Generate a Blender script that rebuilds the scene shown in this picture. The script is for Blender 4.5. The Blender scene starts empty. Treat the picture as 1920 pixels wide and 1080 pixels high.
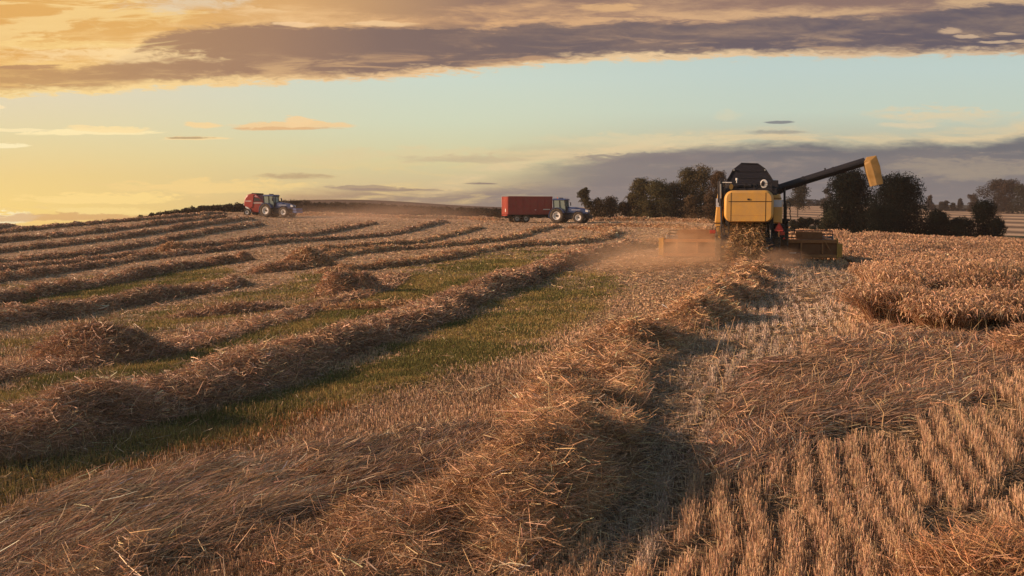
import bpy, math, random
import numpy as np
from mathutils import Vector, Matrix

random.seed(7)
RNG = np.random.default_rng(11)
SC = bpy.context.scene
COL = SC.collection
R = math.radians
F = 1867.0                       # focal length in pixels of the 1920 wide photograph
PITCH = math.atan(140.0 / F)
CAMZ = 2.9
CP, SP = math.cos(PITCH), math.sin(PITCH)

# ------------------------------------------------------------------ camera
cam_data = bpy.data.cameras.new("camera")
cam_data.lens = 36.0 * F / 1920.0
cam_data.sensor_width = 36.0
cam_data.clip_start = 0.1
cam_data.clip_end = 9000
cam = bpy.data.objects.new("camera", cam_data)
COL.objects.link(cam)
cam.location = (0, 0, CAMZ)
cam.rotation_euler = (math.pi / 2 - PITCH, 0, 0)
SC.camera = cam

SC.view_settings.view_transform = 'Standard'
SC.view_settings.look = 'None'
SC.view_settings.exposure = 0.25
SC.view_settings.gamma = 1.0
SC.render.film_transparent = False
SC.cycles.max_bounces = 6
SC.cycles.diffuse_bounces = 3
SC.cycles.glossy_bounces = 2
SC.cycles.transmission_bounces = 3
SC.cycles.volume_bounces = 1
SC.cycles.transparent_max_bounces = 8
SC.cycles.volume_step_rate = 1.0
SC.cycles.volume_max_steps = 96

SUN_AZ = R(-93.0)               # clockwise from straight ahead: low on the left, a little behind
SUN_EL = R(18.0)


def lin(r, g, b):
    def f(c):
        c = c / 255.0
        return c / 12.92 if c <= 0.04045 else ((c + 0.055) / 1.055) ** 2.4
    return (f(r), f(g), f(b), 1.0)


# ------------------------------------------------------------------ sun
sd = bpy.data.lights.new("sun", 'SUN')
sd.energy = 5.0
sd.angle = R(1.5)
sd.color = (1.0, 0.64, 0.43)
sun = bpy.data.objects.new("sun", sd)
COL.objects.link(sun)
sdir = Vector((math.sin(SUN_AZ) * math.cos(SUN_EL), math.cos(SUN_AZ) * math.cos(SUN_EL), math.sin(SUN_EL)))
sun.rotation_euler = sdir.to_track_quat('Z', 'Y').to_euler()

# ------------------------------------------------------------------ world
world = bpy.data.worlds.new("World")
SC.world = world
world.use_nodes = True
NT = world.node_tree
NT.nodes.clear()


def nd(t, **kw):
    n = NT.nodes.new(t)
    for k, v in kw.items():
        setattr(n, k, v)
    return n


def lk(src, dst):
    if isinstance(src, (int, float)):
        dst.default_value = float(src)
    elif isinstance(src, tuple):
        dst.default_value = src
    else:
        NT.links.new(src, dst)


def m(op, a, b=0.0, c=0.0, clamp=False):
    n = nd('ShaderNodeMath', operation=op, use_clamp=clamp)
    lk(a, n.inputs[0]); lk(b, n.inputs[1]); lk(c, n.inputs[2])
    return n.outputs[0]


def add(a, b): return m('ADD', a, b)
def sub(a, b): return m('SUBTRACT', a, b)
def mul(a, b): return m('MULTIPLY', a, b)


def smooth(lo, hi, x, a=0.0, b=1.0):
    n = nd('ShaderNodeMapRange', interpolation_type='SMOOTHSTEP')
    lk(x, n.inputs['Value']); lk(lo, n.inputs['From Min']); lk(hi, n.inputs['From Max'])
    lk(a, n.inputs['To Min']); lk(b, n.inputs['To Max'])
    return n.outputs[0]


def mixc(fac, a, b):
    n = nd('ShaderNodeMix', data_type='RGBA')
    lk(fac, n.inputs[0]); lk(a, n.inputs[6]); lk(b, n.inputs[7])
    return n.outputs[2]


def noise(x, y, scale, detail=4.0, rough=0.55, seed=0.0, dist=0.0):
    c = nd('ShaderNodeCombineXYZ')
    lk(x, c.inputs[0]); lk(y, c.inputs[1]); lk(float(seed), c.inputs[2])
    n = nd('ShaderNodeTexNoise')
    NT.links.new(c.outputs[0], n.inputs['Vector'])
    n.inputs['Scale'].default_value = scale
    n.inputs['Detail'].default_value = detail
    n.inputs['Roughness'].default_value = rough
    n.inputs['Distortion'].default_value = dist
    return sub(n.outputs[0], 0.5)


def curve(x, pts, lo, hi):
    """piecewise smooth function of the pixel column"""
    t = m('DIVIDE', add(x, 200.0), 2320.0, clamp=True)
    n = nd('ShaderNodeFloatCurve')
    cv = n.mapping.curves[0]
    P = [((p + 200.0) / 2320.0, (v - lo) / (hi - lo)) for p, v in pts]
    cv.points[0].location = P[0]
    cv.points[1].location = P[-1]
    for p in P[1:-1]:
        cv.points.new(*p)
    n.mapping.update()
    NT.links.new(t, n.inputs['Value'])
    return add(mul(n.outputs[0], hi - lo), lo)


def ramp(x, lo, hi, stops):
    t = m('DIVIDE', sub(x, lo), hi - lo, clamp=True)
    n = nd('ShaderNodeValToRGB')
    e = n.color_ramp.elements
    S = [((p - lo) / (hi - lo), c) for p, c in stops]
    e[0].position, e[0].color = S[0][0], lin(*S[0][1])
    e[1].position, e[1].color = S[-1][0], lin(*S[-1][1])
    for p, c in S[1:-1]:
        q = e.new(p); q.color = lin(*c)
    NT.links.new(t, n.inputs[0])
    return n.outputs[0]


tcn = nd('ShaderNodeTexCoord')
sx = nd('ShaderNodeSeparateXYZ')
NT.links.new(tcn.outputs['Generated'], sx.inputs[0])
DX, DY, DZ = sx.outputs
dy = m('MAXIMUM', DY, 0.15)
PX = add(mul(m('DIVIDE', DX, dy), F), 960.0)
PY = sub(400.0, mul(m('DIVIDE', DZ, dy), F * 1.01))

# clear sky, three vertical ramps blended along the horizon
left = ramp(PY, 0, 430, [(0, (222, 200, 165)), (180, (226, 214, 182)), (250, (229, 215, 165)), (330, (240, 212, 136)), (400, (250, 216, 124)), (430, (246, 200, 110))])
cent = ramp(PY, 0, 430, [(0, (186, 198, 186)), (150, (202, 216, 202)), (230, (208, 216, 188)), (300, (214, 208, 160)), (370, (205, 180, 138)), (430, (190, 160, 125))])
rgt = ramp(PY, 0, 430, [(0, (178, 196, 188)), (130, (190, 208, 202)), (210, (194, 208, 192)), (270, (188, 186, 160)), (340, (150, 136, 124)), (430, (135, 120, 112))])
base = mixc(smooth(-50.0, 900.0, PX), left, cent)
base = mixc(smooth(800.0, 1500.0, PX), base, rgt)

sxn = mul(PX, 0.01)
syn = mul(PY, 0.01)
wA = noise(mul(sxn, 0.35), mul(syn, 1.6), 1.0, 6, 0.6, 1.3)
wB = noise(mul(sxn, 1.2), mul(syn, 5.0), 1.0, 6, 0.62, 4.7)
wC = noise(mul(sxn, 0.22), mul(syn, 1.1), 1.0, 5, 0.55, 9.1)
wD = noise(mul(sxn, 0.6), mul(syn, 4.5), 1.0, 7, 0.65, 14.2, 0.6)
wE = noise(mul(sxn, 2.6), mul(syn, 11.0), 1.0, 7, 0.68, 21.5, 0.8)

# low thin layers of the lower left and middle
bank = mul(smooth(0.0, 22.0, add(sub(PY, curve(PX, [(-200, 420), (300, 415), (480, 366), (640, 346), (800, 350), (1000, 340), (2120, 350)], 0, 500)), mul(wB, 30))), 0.92)
base = mixc(mul(bank, smooth(300.0, 560.0, PX)), base, ramp(PX, 0, 1920, [(300, (206, 168, 112)), (560, (180, 148, 112)), (760, (148, 130, 114)), (1000, (132, 121, 117)), (1920, (136, 122, 116))]))
strk = mul(smooth(0.02, 0.2, add(wD, mul(wA, 0.5))), mul(smooth(290.0, 330.0, PY), smooth(1250.0, 800.0, PX)))
base = mixc(mul(strk, 0.55), base, lin(240, 208, 140))
strk2 = mul(smooth(0.03, 0.22, sub(wC, mul(wB, 0.3))), mul(smooth(240.0, 300.0, PY), smooth(350.0, 800.0, PX)))
base = mixc(mul(strk2, 0.5), base, lin(196, 174, 140))

# dark bank low on the right
e3 = curve(PX, [(-200, 420), (700, 400), (860, 345), (940, 318), (1100, 296), (1250, 276), (1400, 268), (1500, 263), (1620, 268), (1720, 262), (1800, 266), (1920, 246), (2120, 235)], 0, 500)
dB = add(sub(PY, e3), add(add(mul(wB, 30), mul(wA, 22)), mul(wE, 18)))
rimB = mul(smooth(-34.0, -4.0, dB), smooth(14.0, -2.0, dB))
base = mixc(mul(mul(rimB, smooth(-0.12, 0.15, wD)), mul(0.75, smooth(700.0, 1000.0, PX))), base, lin(232, 206, 160))
maskB = mul(smooth(-5.0, 20.0, dB), smooth(860.0, 1150.0, add(PX, mul(wA, 200))))
colB = mixc(smooth(-60.0, 60.0, add(sub(PY, 320.0), mul(wC, 160))), lin(88, 95, 108), lin(124, 120, 122))
colB = mixc(mul(smooth(0.0, 0.25, add(wD, mul(wE, 0.6))), 0.30), colB, lin(160, 146, 134))
colB = mixc(mul(smooth(0.0, 0.25, add(wA, mul(wD, 0.8))), 0.6), colB, lin(150, 138, 130))
base = mixc(mul(maskB, 0.93), base, colB)


def blob(cx, cy, rx, ry, col, amt=0.9, hard=0.5, n=0.9):
    global base
    a = m('DIVIDE', add(sub(PX, cx), mul(wA, rx * 1.6)), rx * 1.15)
    b = m('DIVIDE', add(sub(PY, cy), mul(add(wB, mul(wE, 0.6)), ry * 3.0)), ry * 1.15)
    e = add(sub(1.0, add(mul(a, a), mul(b, b))), add(mul(wD, n * 1.8), mul(wE, n * 2.4)))
    base = mixc(mul(smooth(-0.1, hard * 1.2, e), amt), base, lin(*col))


blob(1800, 316, 190, 20, (158, 146, 130), 0.8, 0.9)
blob(1250, 296, 150, 9, (118, 114, 118), 0.6)
blob(1750, 217, 150, 15, (224, 206, 168), 0.8, 0.9)
blob(1690, 236, 60, 6, (226, 208, 172), 0.7, 0.8)
blob(1365, 216, 30, 9, (214, 210, 180), 0.6, 0.9)
blob(1462, 229, 26, 2.6, (120, 126, 130), 0.9, 0.4, 0.4)
blob(1460, 248, 58, 4, (148, 146, 138), 0.7, 0.9, 1.0)
blob(1200, 262, 190, 10, (222, 208, 168), 0.7, 0.9)
blob(880, 298, 110, 8, (178, 164, 138), 0.75, 0.8)
blob(800, 292, 240, 16, (226, 204, 156), 0.5, 1.0)
blob(548, 236, 100, 7, (244, 206, 150), 0.9)
blob(562, 229, 24, 9, (246, 210, 156), 0.9)
blob(545, 241, 90, 3, (222, 178, 128), 0.8)
blob(388, 234, 34, 6, (246, 214, 156), 0.95)
blob(372, 260, 66, 4, (250, 220, 160), 0.9)
blob(366, 259, 44, 2.5, (184, 158, 118), 0.9)
blob(180, 249, 118, 5, (255, 236, 180), 0.95, 0.35)
blob(215, 243, 70, 6, (252, 226, 165), 0.9)
blob(35, 244, 75, 3, (250, 232, 180), 0.9)
blob(20, 273, 45, 4.5, (255, 240, 190), 0.95)
blob(8, 200, 16, 5, (250, 228, 180), 0.9)
blob(160, 237, 22, 3, (248, 222, 165), 0.9)
blob(545, 331, 82, 5, (178, 152, 116), 0.75, 1.0, 1.2)
blob(745, 356, 90, 3, (124, 108, 106), 0.7, 0.9, 1.0)
blob(690, 352, 70, 4, (150, 130, 116), 0.7)
blob(905, 344, 30, 2, (120, 108, 106), 0.8)
blob(180, 372, 150, 9, (254, 222, 140), 0.9, 0.5, 1.4)
blob(400, 350, 190, 12, (250, 216, 140), 0.7, 0.8)
blob(20, 408, 60, 10, (255, 244, 196), 0.95, 0.5)
blob(210, 396, 90, 6, (250, 220, 140), 0.8)
blob(120, 408, 260, 7, (206, 156, 100), 0.7)

# the great slanting cloud deck
e1 = curve(PX, [(-200, 186), (0, 182), (170, 176), (330, 165), (500, 156), (640, 150), (820, 140), (960, 128), (1100, 118), (1300, 113), (1500, 110), (1700, 108), (1920, 104), (2120, 98)], 0, 300)
dA = add(sub(e1, PY), add(add(mul(wB, 30), mul(wD, 22)), mul(wE, 34)))
maskA = smooth(-5.0, 5.0, dA)
dark = ramp(PX, -200, 2120, [(-200, (205, 160, 95)), (60, (196, 152, 100)), (300, (172, 134, 100)), (520, (158, 124, 100)), (720, (128, 106, 98)), (1000, (108, 95, 97)), (1500, (101, 92, 100)), (2120, (90, 86, 98))])
lite = ramp(PX, -200, 2120, [(-200, (240, 190, 110)), (100, (246, 204, 130)), (400, (244, 202, 142)), (800, (224, 174, 124)), (1300, (214, 172, 130)), (2120, (206, 174, 136))])
e2 = curve(PX, [(-200, 128), (0, 126), (150, 128), (240, 104), (310, 66), (480, 46), (640, 52), (760, 50), (900, 56), (1060, 50), (1200, 42), (1300, 48), (1440, 36), (1600, 34), (1760, 18), (1920, 12), (2120, 5)], 0, 300)
g2 = add(sub(PY, e2), add(add(mul(wA, 26), mul(wB, 26)), mul(wE, 24)))
body = mixc(smooth(-0.05, 0.32, add(add(wC, mul(wD, 0.4)), mul(wE, 0.3))), dark, mixc(0.38, dark, lite))
above = mixc(mul(smooth(-0.04, 0.3, add(wA, mul(wD, 0.7))), smooth(2100.0, 500.0, PX, 0.4, 1.0)), ramp(PX, -200, 2120, [(-200, (226, 170, 92)), (300, (226, 174, 100)), (560, (216, 168, 112)), (900, (150, 120, 104)), (1400, (142, 114, 104)), (2120, (128, 110, 108))]), lite)
cl = mixc(smooth(-6.0, 8.0, g2), above, body)
streak = mul(smooth(-26.0, -4.0, g2), smooth(6.0, -4.0, g2))
cl = mixc(mul(streak, mul(0.9, smooth(-0.2, 0.08, add(wD, mul(wA, 0.5))))), cl, lite)
cl = mixc(mul(mul(smooth(-0.02, 0.14, add(wD, mul(wA, 0.3))), smooth(60.0, 20.0, sub(e1, PY))), 0.5), cl, lite)
rimA = smooth(19.0, 2.0, add(dA, mul(wA, 30)))
cl = mixc(mul(rimA, 0.95), cl, ramp(PX, -200, 2120, [(-200, (252, 224, 150)), (300, (250, 216, 150)), (700, (240, 198, 146)), (1200, (238, 204, 158)), (2120, (206, 176, 146))]))
# bright torn holes above left
hole = mul(smooth(0.0, 0.12, add(wD, mul(wC, 0.9))), mul(smooth(640.0, 260.0, PX), smooth(130.0, 60.0, PY)))
cl = mixc(mul(hole, 0.6), cl, lin(252, 220, 152))
base = mixc(maskA, base, cl)


def blob2(*a, **k): blob(*a, **k)


blob2(200, 106, 170, 15, (252, 218, 160), 0.8, 0.9, 1.2)
blob2(120, 85, 130, 10, (250, 214, 140), 0.7, 0.9, 1.2)
blob2(60, 128, 60, 4, (180, 136, 96), 0.8)
blob2(360, 12, 120, 16, (226, 206, 176), 0.75, 0.9, 1.2)
blob2(470, 24, 70, 9, (240, 200, 146), 0.75, 0.8, 1.2)
blob2(1140, 18, 60, 7, (222, 176, 126), 0.8, 0.8)
blob2(560, 49, 40, 4, (246, 206, 156), 0.8)
blob2(720, 48, 60, 4, (240, 200, 150), 0.8)
blob2(1765, 63, 22, 5, (206, 174, 142), 0.8, 0.8)
blob2(1800, 72, 26, 3, (206, 176, 146), 0.8)
blob2(1870, 66, 18, 3, (200, 170, 140), 0.7)
blob2(1850, 82, 30, 3, (206, 178, 148), 0.8)
blob2(1900, 80, 24, 3, (200, 172, 142), 0.8)

sky = nd('ShaderNodeTexSky', sky_type='NISHITA', sun_disc=False)
sky.sun_elevation = SUN_EL
sky.sun_rotation = SUN_AZ % (2 * math.pi)
sky.air_density = 1.2
sky.dust_density = 1.0
bg1 = nd('ShaderNodeBackground')
NT.links.new(sky.outputs[0], bg1.inputs[0])
bg1.inputs[1].default_value = 0.09
bg2 = nd('ShaderNodeBackground')
NT.links.new(base, bg2.inputs[0])
bg2.inputs[1].default_value = 0.86
mx = nd('ShaderNodeMixShader')
# cloud picture only round the part of the sky the field looks out to; clear sky elsewhere
fac = mul(smooth(0.35, 0.7, DY), smooth(0.55, 0.30, DZ))
NT.links.new(fac, mx.inputs[0])
NT.links.new(bg1.outputs[0], mx.inputs[1])
NT.links.new(bg2.outputs[0], mx.inputs[2])
wout = nd('ShaderNodeOutputWorld')
NT.links.new(mx.outputs[0], wout.inputs[0])
world.cycles.sampling_method = 'MANUAL'
world.cycles.sample_map_resolution = 512

# ------------------------------------------------------------------ projection helpers


def ray_pt(px, py, D):
    """world point of the photo pixel at forward distance D"""
    a = (np.asarray(px, float) - 960) / F
    b = (540 - np.asarray(py, float)) / F
    wy = CP + b * SP
    wz = -SP + b * CP
    s = D / wy
    return a * s, np.broadcast_to(np.asarray(D, float), np.shape(a * s)), CAMZ + wz * s


def project(x, y, z):
    zz = z - CAMZ
    f = y * CP - zz * SP
    u = y * SP + zz * CP
    f = np.maximum(f, 0.1)
    return 960 + F * x / f, 540 - F * u / f


# ------------------------------------------------------------------ numpy noise
def _hash(ix, iy, s):
    h = (ix * 374761393 + iy * 668265263 + s * 1442695041) & 0xFFFFFFFF
    h = ((h ^ (h >> 13)) * 1274126177) & 0xFFFFFFFF
    return ((h ^ (h >> 16)) & 0xFFFFFF) / float(0xFFFFFF)


def vnoise(x, y, s=0):
    x = np.asarray(x, float); y = np.asarray(y, float)
    ix = np.floor(x).astype(np.int64); iy = np.floor(y).astype(np.int64)
    fx = x - ix; fy = y - iy
    fx = fx * fx * (3 - 2 * fx); fy = fy * fy * (3 - 2 * fy)
    a = _hash(ix, iy, s); b = _hash(ix + 1, iy, s)
    c = _hash(ix, iy + 1, s); d = _hash(ix + 1, iy + 1, s)
    return (a * (1 - fx) + b * fx) * (1 - fy) + (c * (1 - fx) + d * fx) * fy - 0.5


def fbm(x, y, s=0, o=3):
    v = 0; a = 1.0
    for k in range(o):
        v = v + a * vnoise(x * 2 ** k, y * 2 ** k, s + k * 17)
        a *= 0.5
    return v


# ------------------------------------------------------------------ terrain
CTRL = [
    # column, row, distance
    (0, 1080, 8), (480, 1080, 8), (960, 1080, 8), (1440, 1080, 8), (1920, 1080, 8), (2300, 1080, 8), (-400, 1080, 8),
    (0, 830, 11.6), (0, 680, 20.5), (0, 600, 29.4), (0, 570, 38.4), (0, 525, 47.3), (0, 508, 56), (0, 498, 65),
    (0, 475, 74), (0, 455, 83), (0, 438, 92), (0, 424, 103),
    (-400, 850, 11.6), (-400, 640, 24), (-400, 530, 45), (-400, 480, 75), (-400, 440, 105),
    (600, 680, 19.6), (460, 530, 43.6), (590, 478, 62), (300, 455, 84), (420, 412, 118), (400, 403, 132), (435, 395, 150),
    (300, 405, 130), (640, 437, 102), (680, 538, 38), (773, 457, 84), (740, 438, 99),
    (1000, 538, 37), (957, 464, 65), (873, 460, 76), (1140, 446, 80), (1180, 470, 62),
    (510, 411, 137), (1010, 418, 126), (1090, 420, 124), (900, 412, 140), (700, 405, 145), (600, 401, 150),
    (1100, 800, 13), (1250, 650, 20), (1390, 530, 36),
    (1402, 488, 42), (1245, 487, 48), (1400, 487, 48), (1570, 491, 48), (1330, 440, 90), (1250, 414, 140), (1330, 414, 140), (1130, 411, 145),
    (1920, 790, 13.4), (1920, 640, 21), (1650, 610, 24), (1750, 520, 40), (1920, 510, 42), (2300, 520, 42), (2300, 650, 21),
    (1500, 446, 90), (1700, 456, 92), (1920, 462, 95), (2300, 470, 95), (1570, 466, 65), (1920, 482, 65),
    (1520, 428, 160), (1520, 406, 250), (1520, 385, 400), (1600, 382, 470), (1900, 450, 150), (1900, 430, 210), (1900, 396, 380), (2300, 440, 200), (2300, 396, 400),
    (1750, 394, 400), (1400, 400, 250), (1400, 392, 400), (1200, 398, 250), (1200, 393, 400),
    (440, 386, 330), (570, 375, 330), (700, 375, 330), (800, 381, 330), (900, 390, 330), (1000, 394, 330), (300, 430, 300), (0, 480, 300), (-400, 480, 300),
    (650, 396, 230), (900, 402, 230), (0, 462, 160), (300, 425, 190),
    (-400, 470, 4000), (0, 470, 4000), (500, 420, 4000), (900, 410, 4000), (1400, 405, 4000), (1900, 405, 4000), (2300, 405, 4000),
]
_c = np.array(CTRL, float)
_cx, _cy, _cz = ray_pt(_c[:, 0], _c[:, 1], _c[:, 2])
# near apron round the camera
_nx = np.array([-1.6, 0, 1.6, -6, 6]); _ny = np.array([2.0, 2.0, 2.0, 4.5, 4.5])
_nz = np.full(5, -0.02)
_cu = np.concatenate([_cx / _c[:, 2], _nx / _ny]) * 2.6
_cv = np.log(np.concatenate([_c[:, 2], _ny]))
_czz = np.concatenate([_cz, _nz])


def _k(r2): return np.where(r2 > 1e-12, 0.5 * r2 * np.log(np.maximum(r2, 1e-12)), 0.0)


_n = len(_cu)
_A = np.zeros((_n + 3, _n + 3))
_A[:_n, :_n] = _k((_cu[:, None] - _cu) ** 2 + (_cv[:, None] - _cv) ** 2) + np.eye(_n) * 0.012
_A[:_n, _n] = 1; _A[:_n, _n + 1] = _cu; _A[:_n, _n + 2] = _cv
_A[_n:, :_n] = _A[:_n, _n:].T
_w = np.linalg.solve(_A, np.concatenate([_czz, [0, 0, 0]]))


def ground(x, y, bumps=True):
    x = np.atleast_1d(np.asarray(x, float)); y = np.atleast_1d(np.asarray(y, float))
    out = np.empty(x.shape)
    xf, yf, of = x.ravel(), y.ravel(), out.ravel()
    yy = np.maximum(yf, 1.5)
    u = np.clip(xf / yy, -1.3, 1.3) * 2.6; v = np.log(yy)
    res = np.empty(len(xf))
    for i in range(0, len(xf), 40000):
        s = slice(i, i + 40000)
        r2 = (u[s, None] - _cu) ** 2 + (v[s, None] - _cv) ** 2
        res[s] = _k(r2) @ _w[:_n] + _w[_n] + _w[_n + 1] * u[s] + _w[_n + 2] * v[s]
    if bumps:
        res = res + 0.05 * fbm(xf * 0.9, yf * 0.9, 3, 3) * np.clip(60 / np.maximum(yf, 1), 0.2, 1)
    return res.reshape(x.shape)


_DS = np.exp(np.linspace(math.log(5), math.log(700), 900))


def hit(px, py):
    """first ground point seen at the photo pixel"""
    x, y, z = ray_pt(np.full(900, float(px)), np.full(900, float(py)), _DS)
    g = ground(x, y, False)
    b = np.nonzero(z < g)[0]
    i = b[0] if len(b) else 899
    return float(x[i]), float(y[i]), float(g[i])


def gz(x, y): return float(ground([x], [y])[0])


# ------------------------------------------------------------------ materials
MATS = {}


def mat(name, col=(0.5, 0.5, 0.5), rough=0.6, metal=0.0, spec=0.4, bump=0.0, bscale=20, var=0.0, vscale=4, dirt=None, dirt_amt=0.0, dscale=3):
    if name in MATS: return MATS[name]
    ma = bpy.data.materials.new(name); ma.use_nodes = True
    nt = ma.node_tree; b = nt.nodes['Principled BSDF']
    b.inputs['Roughness'].default_value = rough
    b.inputs['Metallic'].default_value = metal
    b.inputs['Specular IOR Level'].default_value = spec
    b.inputs['Base Color'].default_value = (*col, 1)
    tc = nt.nodes.new('ShaderNodeTexCoord')
    out = None
    if var > 0:
        n = nt.nodes.new('ShaderNodeTexNoise'); n.inputs['Scale'].default_value = vscale; n.inputs['Detail'].default_value = 5
        nt.links.new(tc.outputs['Object'], n.inputs['Vector'])
        r = nt.nodes.new('ShaderNodeMapRange'); r.inputs['From Min'].default_value = 0.3; r.inputs['From Max'].default_value = 0.7
        r.inputs['To Min'].default_value = 1 - var; r.inputs['To Max'].default_value = 1 + var
        nt.links.new(n.outputs[0], r.inputs['Value'])
        h = nt.nodes.new('ShaderNodeVectorMath'); h.operation = 'SCALE'
        h.inputs[0].default_value = col
        nt.links.new(r.outputs[0], h.inputs['Scale'])
        out = h.outputs[0]
    if dirt is not None:
        n = nt.nodes.new('ShaderNodeTexNoise'); n.inputs['Scale'].default_value = dscale; n.inputs['Detail'].default_value = 8; n.inputs['Roughness'].default_value = 0.7
        nt.links.new(tc.outputs['Object'], n.inputs['Vector'])
        r = nt.nodes.new('ShaderNodeMapRange'); r.inputs['From Min'].default_value = 0.35; r.inputs['From Max'].default_value = 0.75
        r.inputs['To Max'].default_value = dirt_amt
        nt.links.new(n.outputs[0], r.inputs['Value'])
        mxn = nt.nodes.new('ShaderNodeMix'); mxn.data_type = 'RGBA'
        nt.links.new(r.outputs[0], mxn.inputs[0])
        if out is not None: nt.links.new(out, mxn.inputs[6])
        else: mxn.inputs[6].default_value = (*col, 1)
        mxn.inputs[7].default_value = (*dirt, 1)
        out = mxn.outputs[2]
    if out is not None: nt.links.new(out, b.inputs['Base Color'])
    if bump > 0:
        n = nt.nodes.new('ShaderNodeTexNoise'); n.inputs['Scale'].default_value = bscale; n.inputs['Detail'].default_value = 4
        nt.links.new(tc.outputs['Object'], n.inputs['Vector'])
        bp = nt.nodes.new('ShaderNodeBump'); bp.inputs['Strength'].default_value = bump; bp.inputs['Distance'].default_value = 0.02
        nt.links.new(n.outputs[0], bp.inputs['Height']); nt.links.new(bp.outputs[0], b.inputs['Normal'])
    MATS[name] = ma
    return ma


def attr_mat(name, transl=0.25, rough=0.6, spec=0.25, tcol=(1, 1, 1)):
    if name in MATS: return MATS[name]
    ma = bpy.data.materials.new(name); ma.use_nodes = True
    nt = ma.node_tree; b = nt.nodes['Principled BSDF']; o = nt.nodes['Material Output']
    a = nt.nodes.new('ShaderNodeAttribute'); a.attribute_name = 'tint'
    nt.links.new(a.outputs['Color'], b.inputs['Base Color'])
    b.inputs['Roughness'].default_value = rough; b.inputs['Specular IOR Level'].default_value = spec
    if transl > 0:
        t = nt.nodes.new('ShaderNodeBsdfTranslucent'); nt.links.new(a.outputs['Color'], t.inputs['Color'])
        mxs = nt.nodes.new('ShaderNodeMixShader'); mxs.inputs[0].default_value = transl
        nt.links.new(b.outputs[0], mxs.inputs[1]); nt.links.new(t.outputs[0], mxs.inputs[2])
        nt.links.new(mxs.outputs[0], o.inputs['Surface'])
    MATS[name] = ma
    return ma


STRAW = attr_mat('straw', 0.13, 0.5, 0.35)
LEAF = attr_mat('leaf', 0.25, 0.7, 0.06)
CORE = attr_mat('straw_core', 0.0, 0.9, 0.05)


def tag(o, label=None, cat=None, group=None, kind=None):
    if label: o['label'] = label
    if cat: o['category'] = cat
    if group: o['group'] = group
    if kind: o['kind'] = kind
    return o


def raw_mesh(name, V, Q, C=None, mats=(), loc=(0, 0, 0), parent=None, smooth_=False, midx=None):
    """mesh from numpy quads"""
    me = bpy.data.meshes.new(name)
    V = np.asarray(V, np.float32) - np.asarray(loc, np.float32)
    Q = np.asarray(Q, np.int32)
    k = Q.shape[1]
    me.vertices.add(len(V)); me.vertices.foreach_set('co', V.ravel())
    me.loops.add(Q.size); me.loops.foreach_set('vertex_index', Q.ravel())
    me.polygons.add(len(Q)); me.polygons.foreach_set('loop_start', np.arange(0, Q.size, k, dtype=np.int32))
    if midx is not None: me.polygons.foreach_set('material_index', midx.astype(np.int32))
    if smooth_: me.polygons.foreach_set('use_smooth', np.ones(len(Q), bool))
    if C is not None:
        a = me.attributes.new('tint', 'FLOAT_COLOR', 'POINT')
        c4 = np.ones((len(V), 4), np.float32); c4[:, :3] = C
        a.data.foreach_set('color', c4.ravel())
    me.update(calc_edges=True)
    for q in mats: me.materials.append(q)
    o = bpy.data.objects.new(name, me); COL.objects.link(o)
    o.location = loc
    if parent is not None: o.parent = parent
    return o


def strands(P, Dv, L, W, bend=None, side=None, taper=0.5):
    """ribbons with one bend: 6 vertices, 2 quads each"""
    n = len(P)
    L = np.broadcast_to(L, (n,))[:, None]; W = np.broadcast_to(W, (n,))[:, None]
    if side is None:
        rv = RNG.normal(size=(n, 3))
        side = np.cross(Dv, rv)
    side /= np.linalg.norm(side, axis=1, keepdims=True) + 1e-9
    if bend is None: bend = RNG.normal(size=(n, 3)) * 0.12
    a = P; b = P + Dv * L * 0.55; c = P + Dv * L + bend * L
    V = np.stack([a - side * W / 2, a + side * W / 2, b - side * W / 2, b + side * W / 2,
                  c - side * W / 2 * taper, c + side * W / 2 * taper], 1).reshape(-1, 3)
    i = (np.arange(n) * 6)[:, None]
    Q = np.concatenate([i + [0, 1, 3, 2], i + [2, 3, 5, 4]], 1).reshape(-1, 4)
    return V, Q


def tints(n, base, var=0.25, hue=0.08, k=6):
    base = np.asarray(base, float)
    if base.ndim == 1: base = np.broadcast_to(base, (n, 3))
    g = np.exp(RNG.normal(size=(n, 1)) * var)
    h = 1 + RNG.normal(size=(n, 3)) * hue
    pale = (RNG.random((n, 1)) < 0.09) * (base[:, :1] > 0.3)
    h = h * (1 + pale * np.array([0.15, 0.25, 0.38]))
    c = np.clip(base * g * h, 0.004, 0.85)
    return np.repeat(c, k, 0)


def join(parts):
    """parts: list of (V,Q,C)"""
    Vs, Qs, Cs = [], [], []; o = 0
    for V, Q, C in parts:
        Vs.append(V); Qs.append(Q + o); Cs.append(C); o += len(V)
    return np.concatenate(Vs), np.concatenate(Qs), np.concatenate(Cs)


def unit(v): return v / (np.linalg.norm(v, axis=1, keepdims=True) + 1e-9)


def in_poly(px, py, poly):
    px = np.asarray(px); py = np.asarray(py)
    r = np.zeros(px.shape, bool); j = len(poly) - 1
    for i in range(len(poly)):
        xi, yi = poly[i]; xj, yj = poly[j]
        if yi != yj:
            r ^= ((yi > py) != (yj > py)) & (px < (xj - xi) * (py - yi) / (yj - yi) + xi)
        j = i
    return r


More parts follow.
